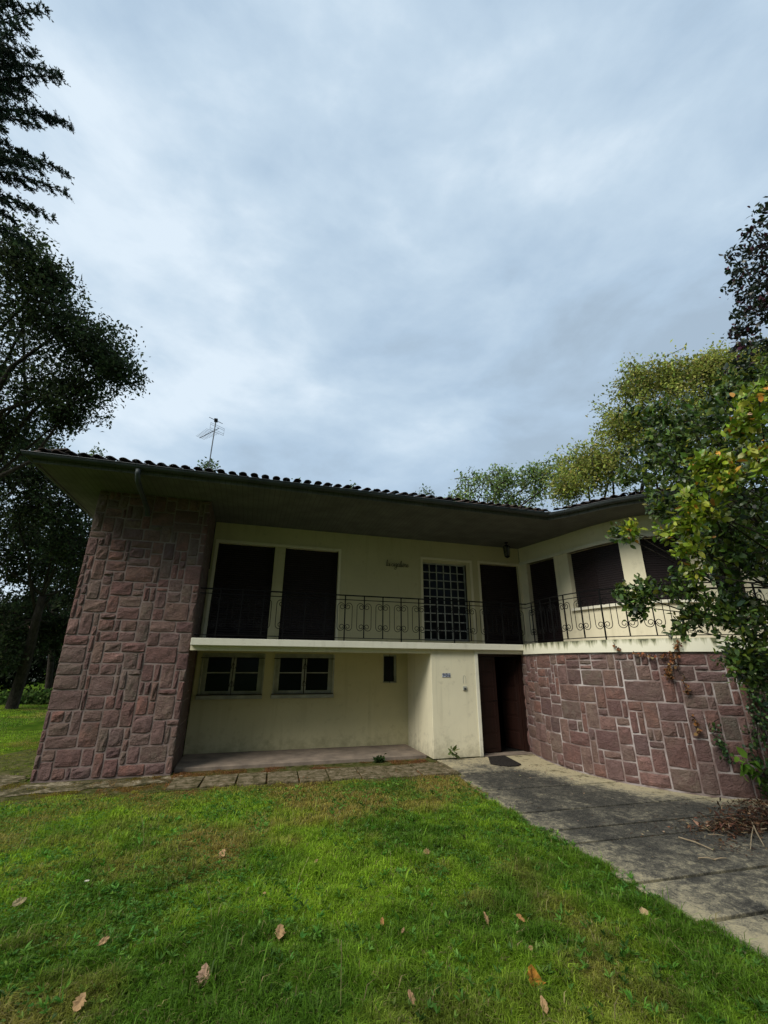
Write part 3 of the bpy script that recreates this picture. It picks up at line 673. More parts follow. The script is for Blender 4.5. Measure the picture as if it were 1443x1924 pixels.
c = Vector((ax, ay, 8.98)); MB().tube([c-sd*.24, c+sd*.24], .009, 5).box(c.x-.05, c.x+.05, c.y-.05, c.y+.05, c.z-.04, c.z+.05).build('dipole', M['iron'], an)
# doormat
pts = [(4.76, 8.62), (5.15, 8.66)]+[(5.02, 7.88), (4.90, 7.80), (4.75, 7.80), (4.60, 7.90), (4.50, 8.08)]
dm = MB().prism(pts[::-1], .006, .022).build('doormat', M['mat'], bevel=.004); tag(dm, 'dark worn doormat with a rounded edge before the front door', 'doormat')

# ================================================================== VEGETATION
def tubes_np(mb, P0, P1, r0, r1, n=3):
    for a, b, c, d in zip(P0, P1, r0, r1):
        m_ = (Vector(a)+Vector(b))/2+Vector(rng.normal(size=3)*np.linalg.norm(b-a)*.05); mb.tube([a, m_, b], [c, (c+d)/2, d], n, False)
def tree(name, base, rb, blobs, pal, wts, leaf, per, nbr, label, cat, group=None, m='leaf', hexa=False, var=.25, limbs=True, lean=None, lf_up=.6, twig=.012, spread=.06, rmin=.35, parts=0, dens=None):
    root = empty(name, tuple(base), label, cat, group)
    base = np.array(base, float); tk = MB()
    cen = np.array([b[0] for b in blobs]); fork = base+(cen.mean(0)-base)*np.array([.35, .35, .42]) if lean is None else np.array(lean)
    pts = [base+(fork-base)*t+np.array([math.sin(t*5)*.12, math.cos(t*4)*.1, 0])*rb*3*t for t in np.linspace(0, 1, 6)]
    tk.tube([base-np.array([0, 0, .2])]+pts, [rb*1.5]+[rb*(1.15-.45*t) for t in np.linspace(0, 1, 6)], 9)
    PP, DD, LL, CC = [], [], [], []; tw = MB()
    for bl in blobs:
        c, rad, k = bl[:3]; pal_, wts_ = bl[3] if len(bl) > 3 else (pal, wts)
        c = np.array(c); rad = np.array(rad if hasattr(rad, '__len__') else [rad]*3, float)
        if limbs:
            st = pts[-1] if random.random() < .6 else pts[-2]; mid = (st+c)/2+rng.normal(size=3)*np.linalg.norm(c-st)*.09
            rl_ = rb*.38*min(1, .4+rad.mean()/4); tk.tube([st, (st+mid)/2+rng.normal(size=3)*.05, mid, (mid+c)/2, c], [rl_, rl_*.85, rl_*.65, rl_*.45, rl_*.25], 6)
        nb = max(4, int(nbr*k)); u = unit(rng.normal(size=(nb, 3))); bl_ = rad.mean()*.42; rr = rng.uniform(rmin, 1.0, (nb, 1))**.6*(1+.28*(rng.random((nb, 1)) < .12))
        E = c+u*rad*rr; S = E-(u*.7+rng.normal(size=(nb, 3))*.55)*bl_*rng.uniform(.5, 1.2, (nb, 1))
        tubes_np(tw, S, E, np.full(nb, twig), np.full(nb, twig*.3))
        npl = per; t = rng.uniform(.05, 1.05, (nb, npl, 1)); P = S[:, None]+(E-S)[:, None]*t+rng.normal(size=(nb, npl, 3))*spread
        D = unit(unit(E-S)[:, None]*.6+rng.normal(size=(nb, npl, 3))*.7+np.array([0, 0, .1]))
        P = P.reshape(-1, 3); D = D.reshape(-1, 3); n = len(P)
        tint = 1+.28*rng.normal(size=(nb, 1)); C = cols(n, pal_, wts_, var)*np.repeat(np.clip(tint, .5, 1.6), npl, 0)
        PP.append(P); DD.append(D); CC.append(C); LL.append(leaf*rng.uniform(.5, 1.35, n))
    P, D, C, Ls = map(np.concatenate, (PP, DD, CC, LL)); Wd = Ls*rng.uniform(.42, .62, len(Ls))
    tk.build('trunk', M['bark'], root, smooth=True)
    tw.build('twigs', M['bark'], root, kind='stuff')
    if parts:
        o_ = np.argsort(np.linalg.norm((P-np.array([0, 0, CAMH])), axis=1)/Ls); vis = []
        for i in o_:
            c = CR.T@(P[i]-np.array([0, 0, CAMH]))
            if c[2] < -.5:
                x, y = CX+FPX*c[0]/-c[2], CY-FPX*c[1]/-c[2]
                if 0 < x < 1443 and 0 < y < 1924: vis.append(i)
            if len(vis) >= parts: break
        for i in vis:
            v, t, cc = leafcards(P[i:i+1], D[i:i+1], Ls[i:i+1], Wd[i:i+1], C[i:i+1], True, lf_up)
            npmesh('leaf', v, t, cc, M[m], root)
        keep = np.ones(len(P), bool); keep[vis] = False; P, D, C, Ls, Wd = P[keep], D[keep], C[keep], Ls[keep], Wd[keep]
    v, t, cc = leafcards(P, D, Ls, Wd, C, hexa, lf_up)
    npmesh('crown', v, t, cc, M[m], root, kind='stuff')
    return root
def B(px, py, dep, r, k=1., sq=(1, 1, .85)): return (at(px, py, dep), np.array(sq)*r, k)

OAK = [(.034, .052, .022), (.052, .078, .030), (.078, .105, .042)]
# oak on the left reaching over the roof corner
tree('oak_tree', (-9.5, 12.5, 0), .33, [B(-60, 620, 13, 2.6, 2), B(60, 560, 12.5, 1.5), B(40, 480, 12.5, .9, .7), B(120, 620, 12.5, 1.4, 1.1), B(185, 660, 12.5, 1.0, .8), B(225, 700, 12.3, .65, .5), B(150, 740, 12.5, 1.0, .8), B(60, 730, 12.8, 1.5, 1), B(20, 810, 13, 1.3, .8), B(120, 785, 12.6, .6, .4), B(90, 520, 12.4, .7, .5), B(-120, 800, 13, 2, 1), B(-160, 500, 13, 2.2, 1)],
     OAK, (3, 3, 1),   .115, 22, 165, 'dark oak at the left whose crown spreads level above the roof corner', 'tree', m='leaf', spread=.13, twig=.010, rmin=.08, lean=at(-60, 900, 13))
# dark trees between lawn and neighbour, left of the pillar
tree('leaning_tree', at(30, 1300, 17)*np.array([1, 1, 0]), .19, [B(20, 940, 16, 2.0, 1.3), B(110, 930, 16, 1.6, 1.2), B(150, 1020, 16.5, 1.1, .8), B(60, 1060, 17, 1.3, .7), B(-40, 1020, 16, 2, 1), B(170, 1080, 17, .9, .5), B(60, 870, 16, 1.4, .9), B(40, 1160, 17, 1.1, .7), B(110, 1190, 18, 1.0, .6), B(0, 1220, 16.5, 1.2, .7), B(150, 1180, 18, .9, .5)],
     OAK, (3, 2, 1), .14, 22, 175, 'dark leaning tree with a forked trunk behind the lawn left of the pillar', 'tree', spread=.13, twig=.02, lean=at(85, 1120, 16.5))
tree('slender_tree', at(95, 1290, 20)*np.array([1, 1, 0]), .13, [B(130, 1060, 20, 1.6, 1), B(90, 1000, 20, 1.6, 1), B(160, 1130, 20, 1.2, .7)], OAK, (3, 2, 1), .16, 22, 200, 'slender dark trunk tree close beside the stone pillar at the back of the lawn', 'tree', spread=.13, twig=.02, lean=at(105, 1130, 20))
# dark understorey
def shrub(name, blobs, pal, wts, leaf, per, nbr, label, cat, m='leaf', **k):
    c = np.mean([b[0] for b in blobs], 0); rb_ = min(.05, float(blobs[0][1][0])*.03); return tree(name, (c[0], c[1], 0), rb_, blobs, pal, wts, leaf, per, nbr, label, cat, m=m, limbs=True, lean=(c[0], c[1], min(.6, c[2]*.6)), **k)
shrub('laurel_hedge', [((x, y, z), (1.5, 1.2, 1.4), 1) for x, y, z in [(-14.5, 25, 1.4), (-12.6, 26, 1.5), (-10.8, 26.5, 1.5), (-9.0, 27, 1.6), (-7.2, 27, 1.7), (-16.5, 24, 1.5), (-12, 27, 3.0), (-9.5, 28, 3.2), (-7.5, 28, 3.4), (-15, 26.5, 3), (-18.5, 23.5, 1.8), (-13.5, 27, 4.4), (-11, 28, 4.6), (-8.5, 28.5, 4.8), (-16.5, 26, 4.2)]], [(.010, .018, .007), (.016, .028, .010)], (3, 2), .2, 26, 150, 'dark evergreen hedge closing the lawn at the far left', 'hedge', spread=.2, rmin=.2)
shrub('yellow_leaf_shrub', [((-12.6, 21.5, 1.2), (1.0, .8, .9), 1), ((-11.4, 21.8, .7), (.9, .7, .6), 1), ((-13.4, 21, .8), (1, .8, .8), 1)], [(.10, .14, .03), (.20, .20, .05), (.04, .07, .02)], (1, .6, 2), .15, 14, 55, 'pale yellow leaved shrub in front of the dark hedge at the left edge', 'shrub', spread=.15)
shrub('border_plants', [((x, 23.8, .12), (.55, .4, .28), .6) for x in np.linspace(-11.5, -7.6, 9)], [(.08, .14, .03), (.045, .09, .02)], (1, 1), .16, 14, 40, 'low row of leafy border plants along the back edge of the lawn', 'plants', spread=.12)
# neighbour's house glimpsed between the trunks
M['terra'] = mat('terracotta_roof', lambda h: h.col(h.ramp(h.noise(3, 5), (.3, (.33, .16, .11)), (.7, (.48, .27, .20)))), .9, .1)
nh = empty('neighbour_house', (-26, 44, 0), 'neighbouring house with a pale terracotta roof glimpsed between dark trunks at the left', 'house')
MB().box(-33, -18, 42, 50, 0, 4.2).build('wall', M['cream'], nh)
MB().add([(-34, 41, 4.2), (-17, 41, 4.2), (-17, 51, 4.2), (-34, 51, 4.2), (-29.5, 46, 6.6), (-21.5, 46, 6.6)], [(0, 1, 5, 4), (1, 2, 5), (2, 3, 4, 5), (3, 0, 4), (3, 2, 1, 0)]).build('roof', M['terra'], nh)
MB().box(-24, -22.8, 41.96, 42.0, 1, 2.4).build('window', M['glass'], nh)

# conifer at the top left
root = empty('conifer_tree', (-11.2, 8.2, 0), 'tall dark conifer with drooping boughs reaching in at the top left', 'tree')
tr_ = at(-330, 400, 9.5); TX, TY = float(tr_[0]), float(tr_[1]); root.location = (TX, TY, 0); ORG[root.name] = Vector((TX, TY, 0))
MB().tube([(TX, TY, -.2), (TX, TY, 4), (TX+.05, TY, 9), (TX, TY, 15)], [.38, .32, .22, .05], 10).build('trunk', M['bark'], root, smooth=True)
PP, DD, LL = [], [], []; bw = MB()
boughs = [((-330, -140), (95, 10)), ((-330, -60), (60, 60)), ((-330, -10), (132, 150)), ((-330, 20), (105, 130)), ((-330, 60), (70, 170)), ((-330, 100), (135, 240)), ((-330, 120), (118, 232)), ((-330, 180), (60, 290)), ((-330, 160), (142, 328)), ((-330, 200), (80, 330)), ((-330, 230), (132, 362)), ((-330, 260), (105, 405)), ((-330, 300), (40, 420)), ((-330, 330), (58, 455)), ((-330, -200), (80, -40)), ((-330, 10), (20, 60)), ((-330, 90), (30, 200)), ((-330, 150), (30, 260)), ((-330, 240), (50, 350)), ((-330, -90), (40, 10)), ((-330, -40), (40, 110)), ((-330, 40), (58, 120)), ((-330, 130), (66, 225)), ((-330, 70), (40, 150)), ((-330, 190), (38, 310)), ((-330, 270), (64, 385)), ((-330, -20), (72, 90)), ((-330, -110), (30, -20)), ((-330, 210), (74, 300)), ((-330, 0), (50, 195))]
for (a, b) in boughs:
    b = (b[0]-12, b[1])
    dep = random.uniform(8.6, 10.2); A = np.array([TX, TY, 0.]); A[2] = at(*a, dep)[2]; Bv = at(*b, dep-.3)
    n = 26; t = np.linspace(0, 1, n)[:, None]; pts = A+(Bv-A)*t; pts[:, 2] += (.35*np.sin(t[:, 0]*math.pi)+.10*np.sin(t[:, 0]*9))*1.0; pts += np.cumsum(rng.normal(size=pts.shape)*.012, 0)
    bw.tube(pts[::3], np.linspace(.045, .006, len(pts[::3])), 4)
    ax_ = unit(Bv-A)
    for i in range(6, n):
        for _ in range(7):
            sdv = unit(np.cross(ax_, [0, 0, 1]))*random.choice((-1, 1)); d_ = unit(ax_*.75+sdv*random.uniform(.0, .9)+np.array([0, 0, random.uniform(-1.0, .15)]))
            ln_ = (.40*(1-i/n)**.7+.12)*random.uniform(.6, 1.15); q0 = pts[i]; q1 = q0+d_*ln_+np.array([0, 0, -.06*ln_])
            bw.tube([q0, (q0+q1)/2+rng.normal(size=3)*.01, q1], [.005, .004, .002], 3, False)
            m_ = int(ln_*95); tt = rng.uniform(0, 1.0, (m_, 1)); p = q0+(q1-q0)*tt
            dd = unit(d_*.9+rng.normal(size=(m_, 3))*.55); PP.append(p); DD.append(dd); LL.append(rng.uniform(.04, .075, m_))
            for _ in range(int(ln_*12)):
                s_ = random.random(); r0_ = q0+(q1-q0)*s_; e_ = unit(d_+rng.normal(size=3)*.55); l2 = random.uniform(.05, .12); mm = 5
                tt = rng.uniform(0, 1, (mm, 1)); PP.append(r0_+e_*l2*tt); DD.append(unit(e_+rng.normal(size=(mm, 3))*.3)); LL.append(rng.uniform(.035, .06, mm))
P, D, Ls = map(np.concatenate, (PP, DD, LL))
v, t, cc = leafcards(P, D, Ls, Ls*.34, cols(len(P), [(.016, .030, .018), (.024, .042, .024)], (1, 1), .2), False, .3)
npmesh('crown', v, t, cc, M['leaf'], root, kind='stuff'); bw.build('boughs', M['bark'], root, kind='stuff')

# trees behind the house on the right
YG = [(.26, .30, .06), (.34, .36, .08), (.40, .38, .12), (.17, .22, .05)]
tree('yellow_green_tree', (17, 19, 0), .35, [B(1230, 790, 17, 2.1, 1.8), B(1330, 740, 17, 1.7, 1.4), B(1200, 720, 17, 1.0, .8), B(1260, 710, 17, .9, .8), B(1330, 690, 17, .9, .8), B(1170, 800, 17, 1.0, .8), B(1420, 720, 17, 1.6, 1), B(1100, 880, 18, 1.3, 1), B(1150, 870, 17, 1.4, 1), B(1300, 870, 17, 2, 1), B(1065, 920, 18, .8, .6), B(1420, 860, 17, 2, 1), B(1400, 690, 17, 1.1, .9), B(1440, 680, 17, 1.0, .8), B(1370, 700, 17, .8, .6)],
     YG, (2, 2, 1, 1.2), .125, 24, 150, 'rounded yellow green tree rising behind the curved wing on the right', 'tree', spread=.16, twig=.012, rmin=.12)
tree('pale_oak_tree', (11, 30, 0), .35, [B(905, 925, 27, 1.9, 1.1), B(860, 945, 27, .9, .5), B(980, 920, 27, 1.7, 1), B(940, 900, 27, .9, .6), B(1010, 895, 26, .9, .6), B(1060, 890, 25, 1.5, .8), B(960, 970, 27, 2, .8)],
     [(.20, .28, .09), (.27, .34, .13), (.14, .20, .06)], (2, 1, 1), .20, 16, 85, 'pale green open crowned oak seen over the middle of the roof', 'tree', spread=.2, twig=.035)
tree('distant_tree', (-4, 30, 0), .3, [B(185, 858, 26, .4, .25), B(150, 868, 26, .9, .3), B(385, 880, 27, .35, .3), B(400, 884, 27, .6, .3), B(340, 892, 27, .8, .3), B(560, 915, 27, .5, .25), B(660, 925, 27, .5, .25), B(800, 940, 27, .8, .4)],
     [(.10, .15, .05)], (1,), .18, 14, 40, 'far tree whose top twigs just show above the left roof tiles', 'tree', spread=.16, twig=.02)

# crape myrtle close to the camera on the right
YEL = [(.24, .30, .022), (.15, .24, .02), (.34, .36, .05), (.50, .24, .03)]
CM = [(.060, .105, .030), (.105, .170, .034), (.12, .17, .018), (.19, .20, .02), (.016, .034, .012)]
tree('crape_myrtle', (6.5, 2.9, 0), .09, [B(1420, 800, 4.2, .75, 1.6), B(1330, 900, 4.4, .55, 1.3), B(1400, 950, 4.0, .55, 1.3), B(1270, 880, 4.7, .38, .8), B(1225, 840, 4.9, .28, .5), B(1195, 900, 5.0, .18, .25), B(1340, 1030, 4.3, .42, 1.0), B(1420, 1060, 4.0, .5, 1.2), B(1240, 960, 4.8, .22, .4), B(1180, 1000, 4.9, .13, .2), B(1160, 1000, 5.0, .07, .1),
      B(1290, 1110, 4.4, .18, .35), B(1215, 1110, 4.6, .14, .3), B(1170, 1110, 4.7, .10, .2), B(1200, 1140, 4.6, .13, .25), B(1370, 1150, 4.1, .26, .6), B(1425, 1180, 3.9, .34, .9), B(1395, 1240, 4.0, .17, .4), B(1430, 1270, 4.0, .2, .5), B(1300, 810, 4.8, .36, .9), B(1390, 740, 4.5, .24, .5), B(1430, 710, 4.4, .2, .4), B(1390, 780, 4.3, .35, .7), B(1240, 780, 4.9, .2, .3), B(1200, 780, 5.0, .13, .15), B(1300, 1160, 4.4, .16, .3), B(1275, 1180, 4.4, .09, .15)]+[b+((YEL, (3, 2, 1, .35)),) for b in (B(1425, 745, 3.6, .14, .3), B(1400, 800, 3.6, .12, .25), B(1310, 880, 3.7, .09, .16), B(1350, 870, 3.6, .12, .25), B(1370, 900, 3.5, .10, .2), B(1300, 935, 3.7, .09, .16), B(1290, 980, 3.7, .09, .18), B(1330, 960, 3.6, .11, .2), B(1300, 1030, 3.7, .08, .14), B(1310, 1075, 3.7, .08, .14), B(1420, 860, 3.5, .12, .2), B(1180, 995, 4.6, .07, .1), B(1250, 1000, 4.2, .06, .08))],
     CM, (3, 4, 1.4, .5, 1.2), .066, 16, 52, 'glossy leaved crape myrtle hanging in front of the curved wing, close at the right edge', 'tree', m='gloss', hexa=True, spread=.035, twig=.006, lean=(6.3, 3.1, 2.2), parts=300, rmin=.2)
tree('purple_budded_tree', (7.3, 1.8, 0), .08, [B(1440, 560, 4.6, .30, .9), B(1450, 470, 4.6, .28, .8), B(1415, 600, 4.6, .18, .4), B(1395, 500, 4.6, .14, .2), B(1375, 475, 4.7, .08, .1), B(1378, 540, 4.7, .10, .15), B(1390, 620, 4.7, .11, .2), B(1445, 400, 4.6, .14, .3), B(1480, 520, 4.6, .5, 1), B(1420, 430, 4.6, .1, .15), B(1400, 650, 4.5, .10, .2), B(1380, 690, 4.4, .09, .15), B(1435, 650, 4.4, .16, .35)],
     [(.015, .026, .012), (.028, .042, .018), (.07, .022, .035)], (3, 2, .9), .055, 12, 46, 'dark sprays with purple buds reaching into the sky at the right edge', 'tree', m='gloss', hexa=True, spread=.03, twig=.004, rmin=.3, lean=(6.7, 1.9, 4.5))
# ivy on the stone wing
def vine(name, paths, leaf, n, pal, wts, label, cat, m='gloss', off=.07, stem=.005):
    root = empty(name, (*WALL.at(paths[0][0][0], .03), 0), label, cat); st = MB(); P = []; D = []
    for pth, wd in [(p[:-1], p[-1]) for p in paths]:
        pts = np.array(pth, float); seg = np.linspace(0, 1, 24); tt = np.linspace(0, 1, len(pts)); u = np.interp(seg, tt, pts[:, 0])+rng.normal(size=24)*.015; z = np.interp(seg, tt, pts[:, 1])+rng.normal(size=24)*.012
        MB().tube([(*WALL.at(a, .065), b) for a, b in zip(u, z)], stem, 4).build('stem', M['bark'], root)
        m_ = int(n*wd*10*np.hypot(*(pts[-1]-pts[0])))+10; k = rng.uniform(0, 1, m_); uu = np.interp(k, seg, u)+rng.normal(size=m_)*wd; zz = np.interp(k, seg, z)+rng.normal(size=m_)*wd
        for a, b in zip(uu, zz):
            o_ = off+abs(random.gauss(0, wd*.35)); nn = WALL.nrm(a); P.append((*WALL.at(a, o_), b)); D.append((nn[0]*.5, nn[1]*.5, -.6))
    P = np.array(P); D = unit(np.array(D)+rng.normal(size=P.shape)*.45); Ls = leaf*rng.uniform(.6, 1.3, len(P))
    keep = P[:, 2] > .01; P, D, Ls = P[keep], D[keep], Ls[keep]
    v, t, cc = leafcards(P, D, Ls, Ls*.8, cols(len(P), pal, wts, .25), True, .2)
    npmesh('leaves', v, t, cc, M[m], root, kind='stuff')
    return root
def ws(px, py, z=None):      # arc length on the curved wall under a spot of the photograph
    best = None
    for s in np.linspace(0, WALL.L, 400):
        p = WALL.pos(s); c = CR.T@np.array([p[0], p[1], 1.-CAMH]); x = CX+FPX*c[0]/-c[2]-(py-1300)*-.0
        for _ in (0,):
            zt_ = (CY-py); 
        # solve the height on the ray by scanning
        r = at(px, py, 1)-np.array([0, 0, CAMH]); q_ = np.hypot(p[0], p[1])/np.hypot(r[0], r[1]); e_ = np.hypot(r[0]*q_-p[0], r[1]*q_-p[1])
        if best is None or e_ < best[0]: best = (e_, s, CAMH+r[2]*q_)
    return best[1], best[2]
IVY = [(.026, .065, .02), (.048, .10, .03), (.095, .17, .04)]
vine('green_ivy', [[ws(1440, 1240), ws(1425, 1330), ws(1410, 1400), ws(1440, 1470), .09], [ws(1400, 1300), ws(1415, 1360), .05], [ws(1345, 1350), ws(1340, 1385), ws(1360, 1420), .035], [ws(1443, 1230), ws(1460, 1350), ws(1460, 1480), .12], [ws(1385, 1240), ws(1400, 1300), .05], [ws(1350, 1390), ws(1372, 1430), .02]],
     .055, 240, IVY, (2, 2, 1), 'green ivy climbing the right end of the red stone wall', 'ivy')
vine('dead_creeper', [[ws(1275, 1205), ws(1262, 1240), ws(1250, 1265), .028], [ws(1262, 1232), ws(1225, 1232), ws(1190, 1226), .016], [ws(1250, 1262), ws(1270, 1275), .02], [ws(1155, 1210), ws(1168, 1222), .004], [ws(1262, 1225), ws(1282, 1280), ws(1290, 1300), .012], [ws(1300, 1340), ws(1310, 1375), .01]],
     .05, 420, [(.20, .085, .035), (.24, .14, .06), (.10, .05, .025)], (2, 1, 1), 'dried brown creeper hanging over the white fascia onto the stone', 'creeper', m='dry')
# young bright plant by the wall foot
shrub('broadleaf_seedling', [((6.72, 5.03, .42), (.16, .12, .12), .8), ((6.92, 4.95, .30), (.15, .1, .12), .6)], [(.14, .30, .03)], (1,), .13, 3, 8, 'bright green seedling with broad leaves at the foot of the stone wall', 'plant', m='leaf', hexa=True, spread=.03, twig=.004)
shrub('ground_plants', [((7.1, 4.85, .16), (.28, .18, .18), 1), ((7.5, 4.7, .2), (.3, .2, .22), 1), ((7.9, 4.55, .2), (.4, .25, .25), 1)], [(.05, .11, .02), (.10, .19, .03)], (2, 1), .06, 12, 50, 'low green plants at the foot of the wall by the right edge', 'plant', m='leaf', spread=.05, twig=.003)
shrub('small_weed', [((4.02, 8.62, .10), (.10, .05, .08), .5)], [(.10, .15, .045), (.15, .20, .07)], (1, 1), .13, 4, 9, 'small broad leaved weed at the foot of the cream wall under the number', 'weed', hexa=True, spread=.02, twig=.004, lf_up=.2)
shrub('tufted_weed', [((2.62, 8.86, .03), (.12, .05, .035), .5)], [(.04, .07, .02)], (1,), .07, 10, 24, 'dark weed tuft growing at the edge of the porch floor', 'weed', spread=.02, twig=.002)

# ---- screen of trees behind the viewpoint, seen only as reflections and shade
for i, (x, y, r, lb) in enumerate([(-13, -9, 5, 'leftmost garden tree behind the viewpoint'), (-5.5, -11.5, 5, 'second garden tree from the left behind the viewpoint'), (2.5, -11.5, 5, 'third garden tree from the left behind the viewpoint'), (10.5, -11, 5, 'fourth garden tree from the left behind the viewpoint'), (17, -6, 4.6, 'rightmost garden tree behind the viewpoint')]):
    tree('garden_tree', (x, y, 0), .3, [((x, y, 5), (r, 2.5, 4), 1.2), ((x-1, y, 9.5), (r, 2.6, 3.2), 1.1), ((x+2, y+.5, 3), (r*.8, 2, 2.6), .8), ((x+1, y, 13), (r*.8, 2.4, 2.6), .8)], OAK, (1, 1, 1), .5, 12, 170,
         lb, 'tree', 'trees closing the garden behind the viewpoint', spread=.45, twig=.03)

# ================================================================== GRASS
from mathutils import noise as mn
def vnoise(x, y, s, o=0.):      # smooth value noise on arrays
    x = x*s+o+100; y = y*s+o*1.7+100; xi = np.floor(x).astype(int); yi = np.floor(y).astype(int); fx = x-xi; fy = y-yi
    fx = fx*fx*(3-2*fx); fy = fy*fy*(3-2*fy); tab = np.random.default_rng(int(o*10)+5).random((512, 512))
    g_ = lambda a, b: tab[a % 512, b % 512]
    return (g_(xi, yi)*(1-fx)+g_(xi+1, yi)*fx)*(1-fy)+(g_(xi, yi+1)*(1-fx)+g_(xi+1, yi+1)*fx)*fy
lex = np.array([2.5, 3.0, 3.9, 4.6, 5.6, 6.5, 7.5, 8.05]); lev = np.array([3.30, 3.33, 3.36, 3.42, 3.36, 3.46, 3.62, 3.68])
def lawn_mask(x, y):
    right = np.interp(y, lex, lev)+.03*np.sin(y*7)+.02*np.sin(y*17)
    top = np.where(x < -.9, np.interp(x, [-6, -4.5, -3.1, -.9], [7.9, 7.75, 7.85, 7.92]), 7.90-.065*(x+.9))+.05*np.sin(x*5)+.03*np.sin(x*13)
    main = (y < top) & (x < right)
    left = (x < -4.6-.05*np.sin(y*3)) & (y >= 7.5) & (y < 25)
    return main | left
def sample(n, x0, x1, y0, y1, zmax=None):
    x = rng.uniform(x0, x1, n); y = rng.uniform(y0, y1, n); p = np.stack([x, y, np.full(n, -CAMH)], 1)@CR; d = -p[:, 2]
    px = CX+FPX*p[:, 0]/np.maximum(d, .1); py = CY-FPX*p[:, 1]/np.maximum(d, .1)
    k = (d > .5) & (px > -420) & (px < 1750) & (py < 2250); return x[k], y[k]
def blades(x, y, Lmul=1., wmul=1., pal=None):
    n = len(x); tall = vnoise(x, y, 1.7, 1.)*.5+vnoise(x, y, 7.5, 2.)**2*1.0; dry = vnoise(x, y, .9, 3.)*.6+vnoise(x, y, 3.2, 4.)*.45; dark = vnoise(x, y, 1.1, 6.)
    L_ = (.020+.070*np.clip(tall-.15, 0, 1.2))*rng.uniform(.5, 1.35, n)*Lmul
    L_ = np.where(rng.random(n) < .02, L_*1.9, L_); L_ = L_*np.interp(y, [3, 6.2, 7.6], [1.0, .85, .5])
    Wd = rng.uniform(.0024, .0058, n)*wmul
    az_ = rng.uniform(0, 2*math.pi, n)+0.; ln = rng.uniform(.2, 1.5, n)
    H = np.stack([np.cos(az_), np.sin(az_), np.zeros(n)], 1); S = np.stack([-np.sin(az_+rng.normal(size=n)*.6), np.cos(az_), np.zeros(n)], 1); U = np.array([0, 0, 1.])
    P = np.stack([x, y, np.full(n, -.028)], 1)
    L1 = L_[:, None]; W1_ = Wd[:, None]; ln1 = ln[:, None]
    mid = P+H*L1*ln1*.35+U*L1*.72; tip = P+H*L1*ln1*1.0+U*L1*(1.12-.45*ln1)
    V = np.stack([P-S*W1_*.5, P+S*W1_*.5, mid+S*W1_*.45, mid-S*W1_*.45, tip], 1)
    T = (np.array([(0, 1, 2), (0, 2, 3), (3, 2, 4)])[None]+(np.arange(n)*5)[:, None, None]).reshape(-1, 3)
    edge = np.interp(y, [4.8, 7.3], [0, .42])*np.clip((x+2.2)/1.5, 0, 1)
    f = np.clip((dry+edge-.53)*2.4, 0, 1)[:, None]
    dark = np.clip((dark-.5)*1.7+.5+(vnoise(x, y, 4.5, 12.)-.5)*.9, 0, 1)
    gcol = np.array([.092, .190, .014])*(1-dark[:, None])+np.array([.255, .400, .024])*dark[:, None]
    dcol = np.array([.33, .27, .06]); c = gcol*(1-f)+dcol*f
    st = rng.random(n) < (.05+.18*f[:, 0]); c[st] = np.array([.26, .22, .09])
    c *= (1.12+.34*rng.normal(size=(n, 1))).clip(.35, 2.4)
    return V.reshape(-1, 3), T, np.repeat(c, 5, 0)
parts_ = []
for (n, b, Lm, Wm) in ((250000, (-4.6, 3.7, 1.4, 4.3), 1., 1.), (250000, (-7.5, 3.75, 4.3, 8.2), 1., 1.35), (110000, (-6.5, 3.75, 2.4, 6.0), 1.1, 1.2), (150000, (-14, -3.2, 7.2, 15), 1., 2.0), (90000, (-18, -6, 15, 26), 1.1, 3.4)):
    x, y = sample(n*2 if b[2] < 4.2 else n, *b); k = lawn_mask(x, y); x, y = x[k], y[k]; parts_.append(blades(x, y, Lm, Wm))
o_ = 0; Vs, Ts, Cs = [], [], []
for v, t, c in parts_: Vs.append(v); Ts.append(t+o_); Cs.append(c); o_ += len(v)
npmesh('grass', np.concatenate(Vs), np.concatenate(Ts), np.concatenate(Cs), M['grass'], kind='stuff')
print('grass blades', o_//5)
# clover and broad leaves in the lawn
x, y = sample(26000, -4.5, 3.7, 1.8, 7.6); k = lawn_mask(x, y) & (vnoise(x, y, 1.0, 8.)+.25*vnoise(x, y, 4, 9.) > .66); x, y = x[k], y[k]; n = len(x)
P = np.repeat(np.stack([x, y, rng.uniform(.0, .03, n)], 1), 3, 0); a = np.repeat(rng.uniform(0, 6.28, n), 3)+np.tile([0, 2.09, 4.19], n); D = unit(np.stack([np.cos(a), np.sin(a), np.full(3*n, .25)], 1)); Ls = np.repeat(rng.uniform(.010, .018, n), 3)
v, t, cc = leafcards(P, D, Ls, Ls*.9, np.repeat(cols(n, [(.07, .20, .03), (.12, .26, .06)], (2, 1), .2), 3, 0), False, 6.)
npmesh('clover', v, t, cc, M['grass'], kind='stuff')
x, y = sample(5200, -5, 3.7, 1.8, 7.4); k = lawn_mask(x, y) & (vnoise(x, y, 1.3, 20.) > .42); x, y = x[k], y[k]; n = len(x); q_ = 7
P = np.repeat(np.stack([x, y, np.full(n, .012)], 1), q_, 0)+rng.normal(size=(n*q_, 3))*.003; a = rng.uniform(0, 6.28, n*q_); D = unit(np.stack([np.cos(a), np.sin(a), rng.uniform(.15, 1.3, n*q_)], 1)); Ls = np.repeat(rng.uniform(.022, .055, n), q_)*rng.uniform(.7, 1.2, n*q_)
v, t, cc = leafcards(P, D, Ls, Ls*.26, np.repeat(cols(n, [(.10, .24, .03), (.17, .32, .05), (.06, .15, .02)], (2, 1.4, 1), .25), q_, 0), True, 2.)
npmesh('lawn_weeds', v, t, cc, M['grass'], kind='stuff')
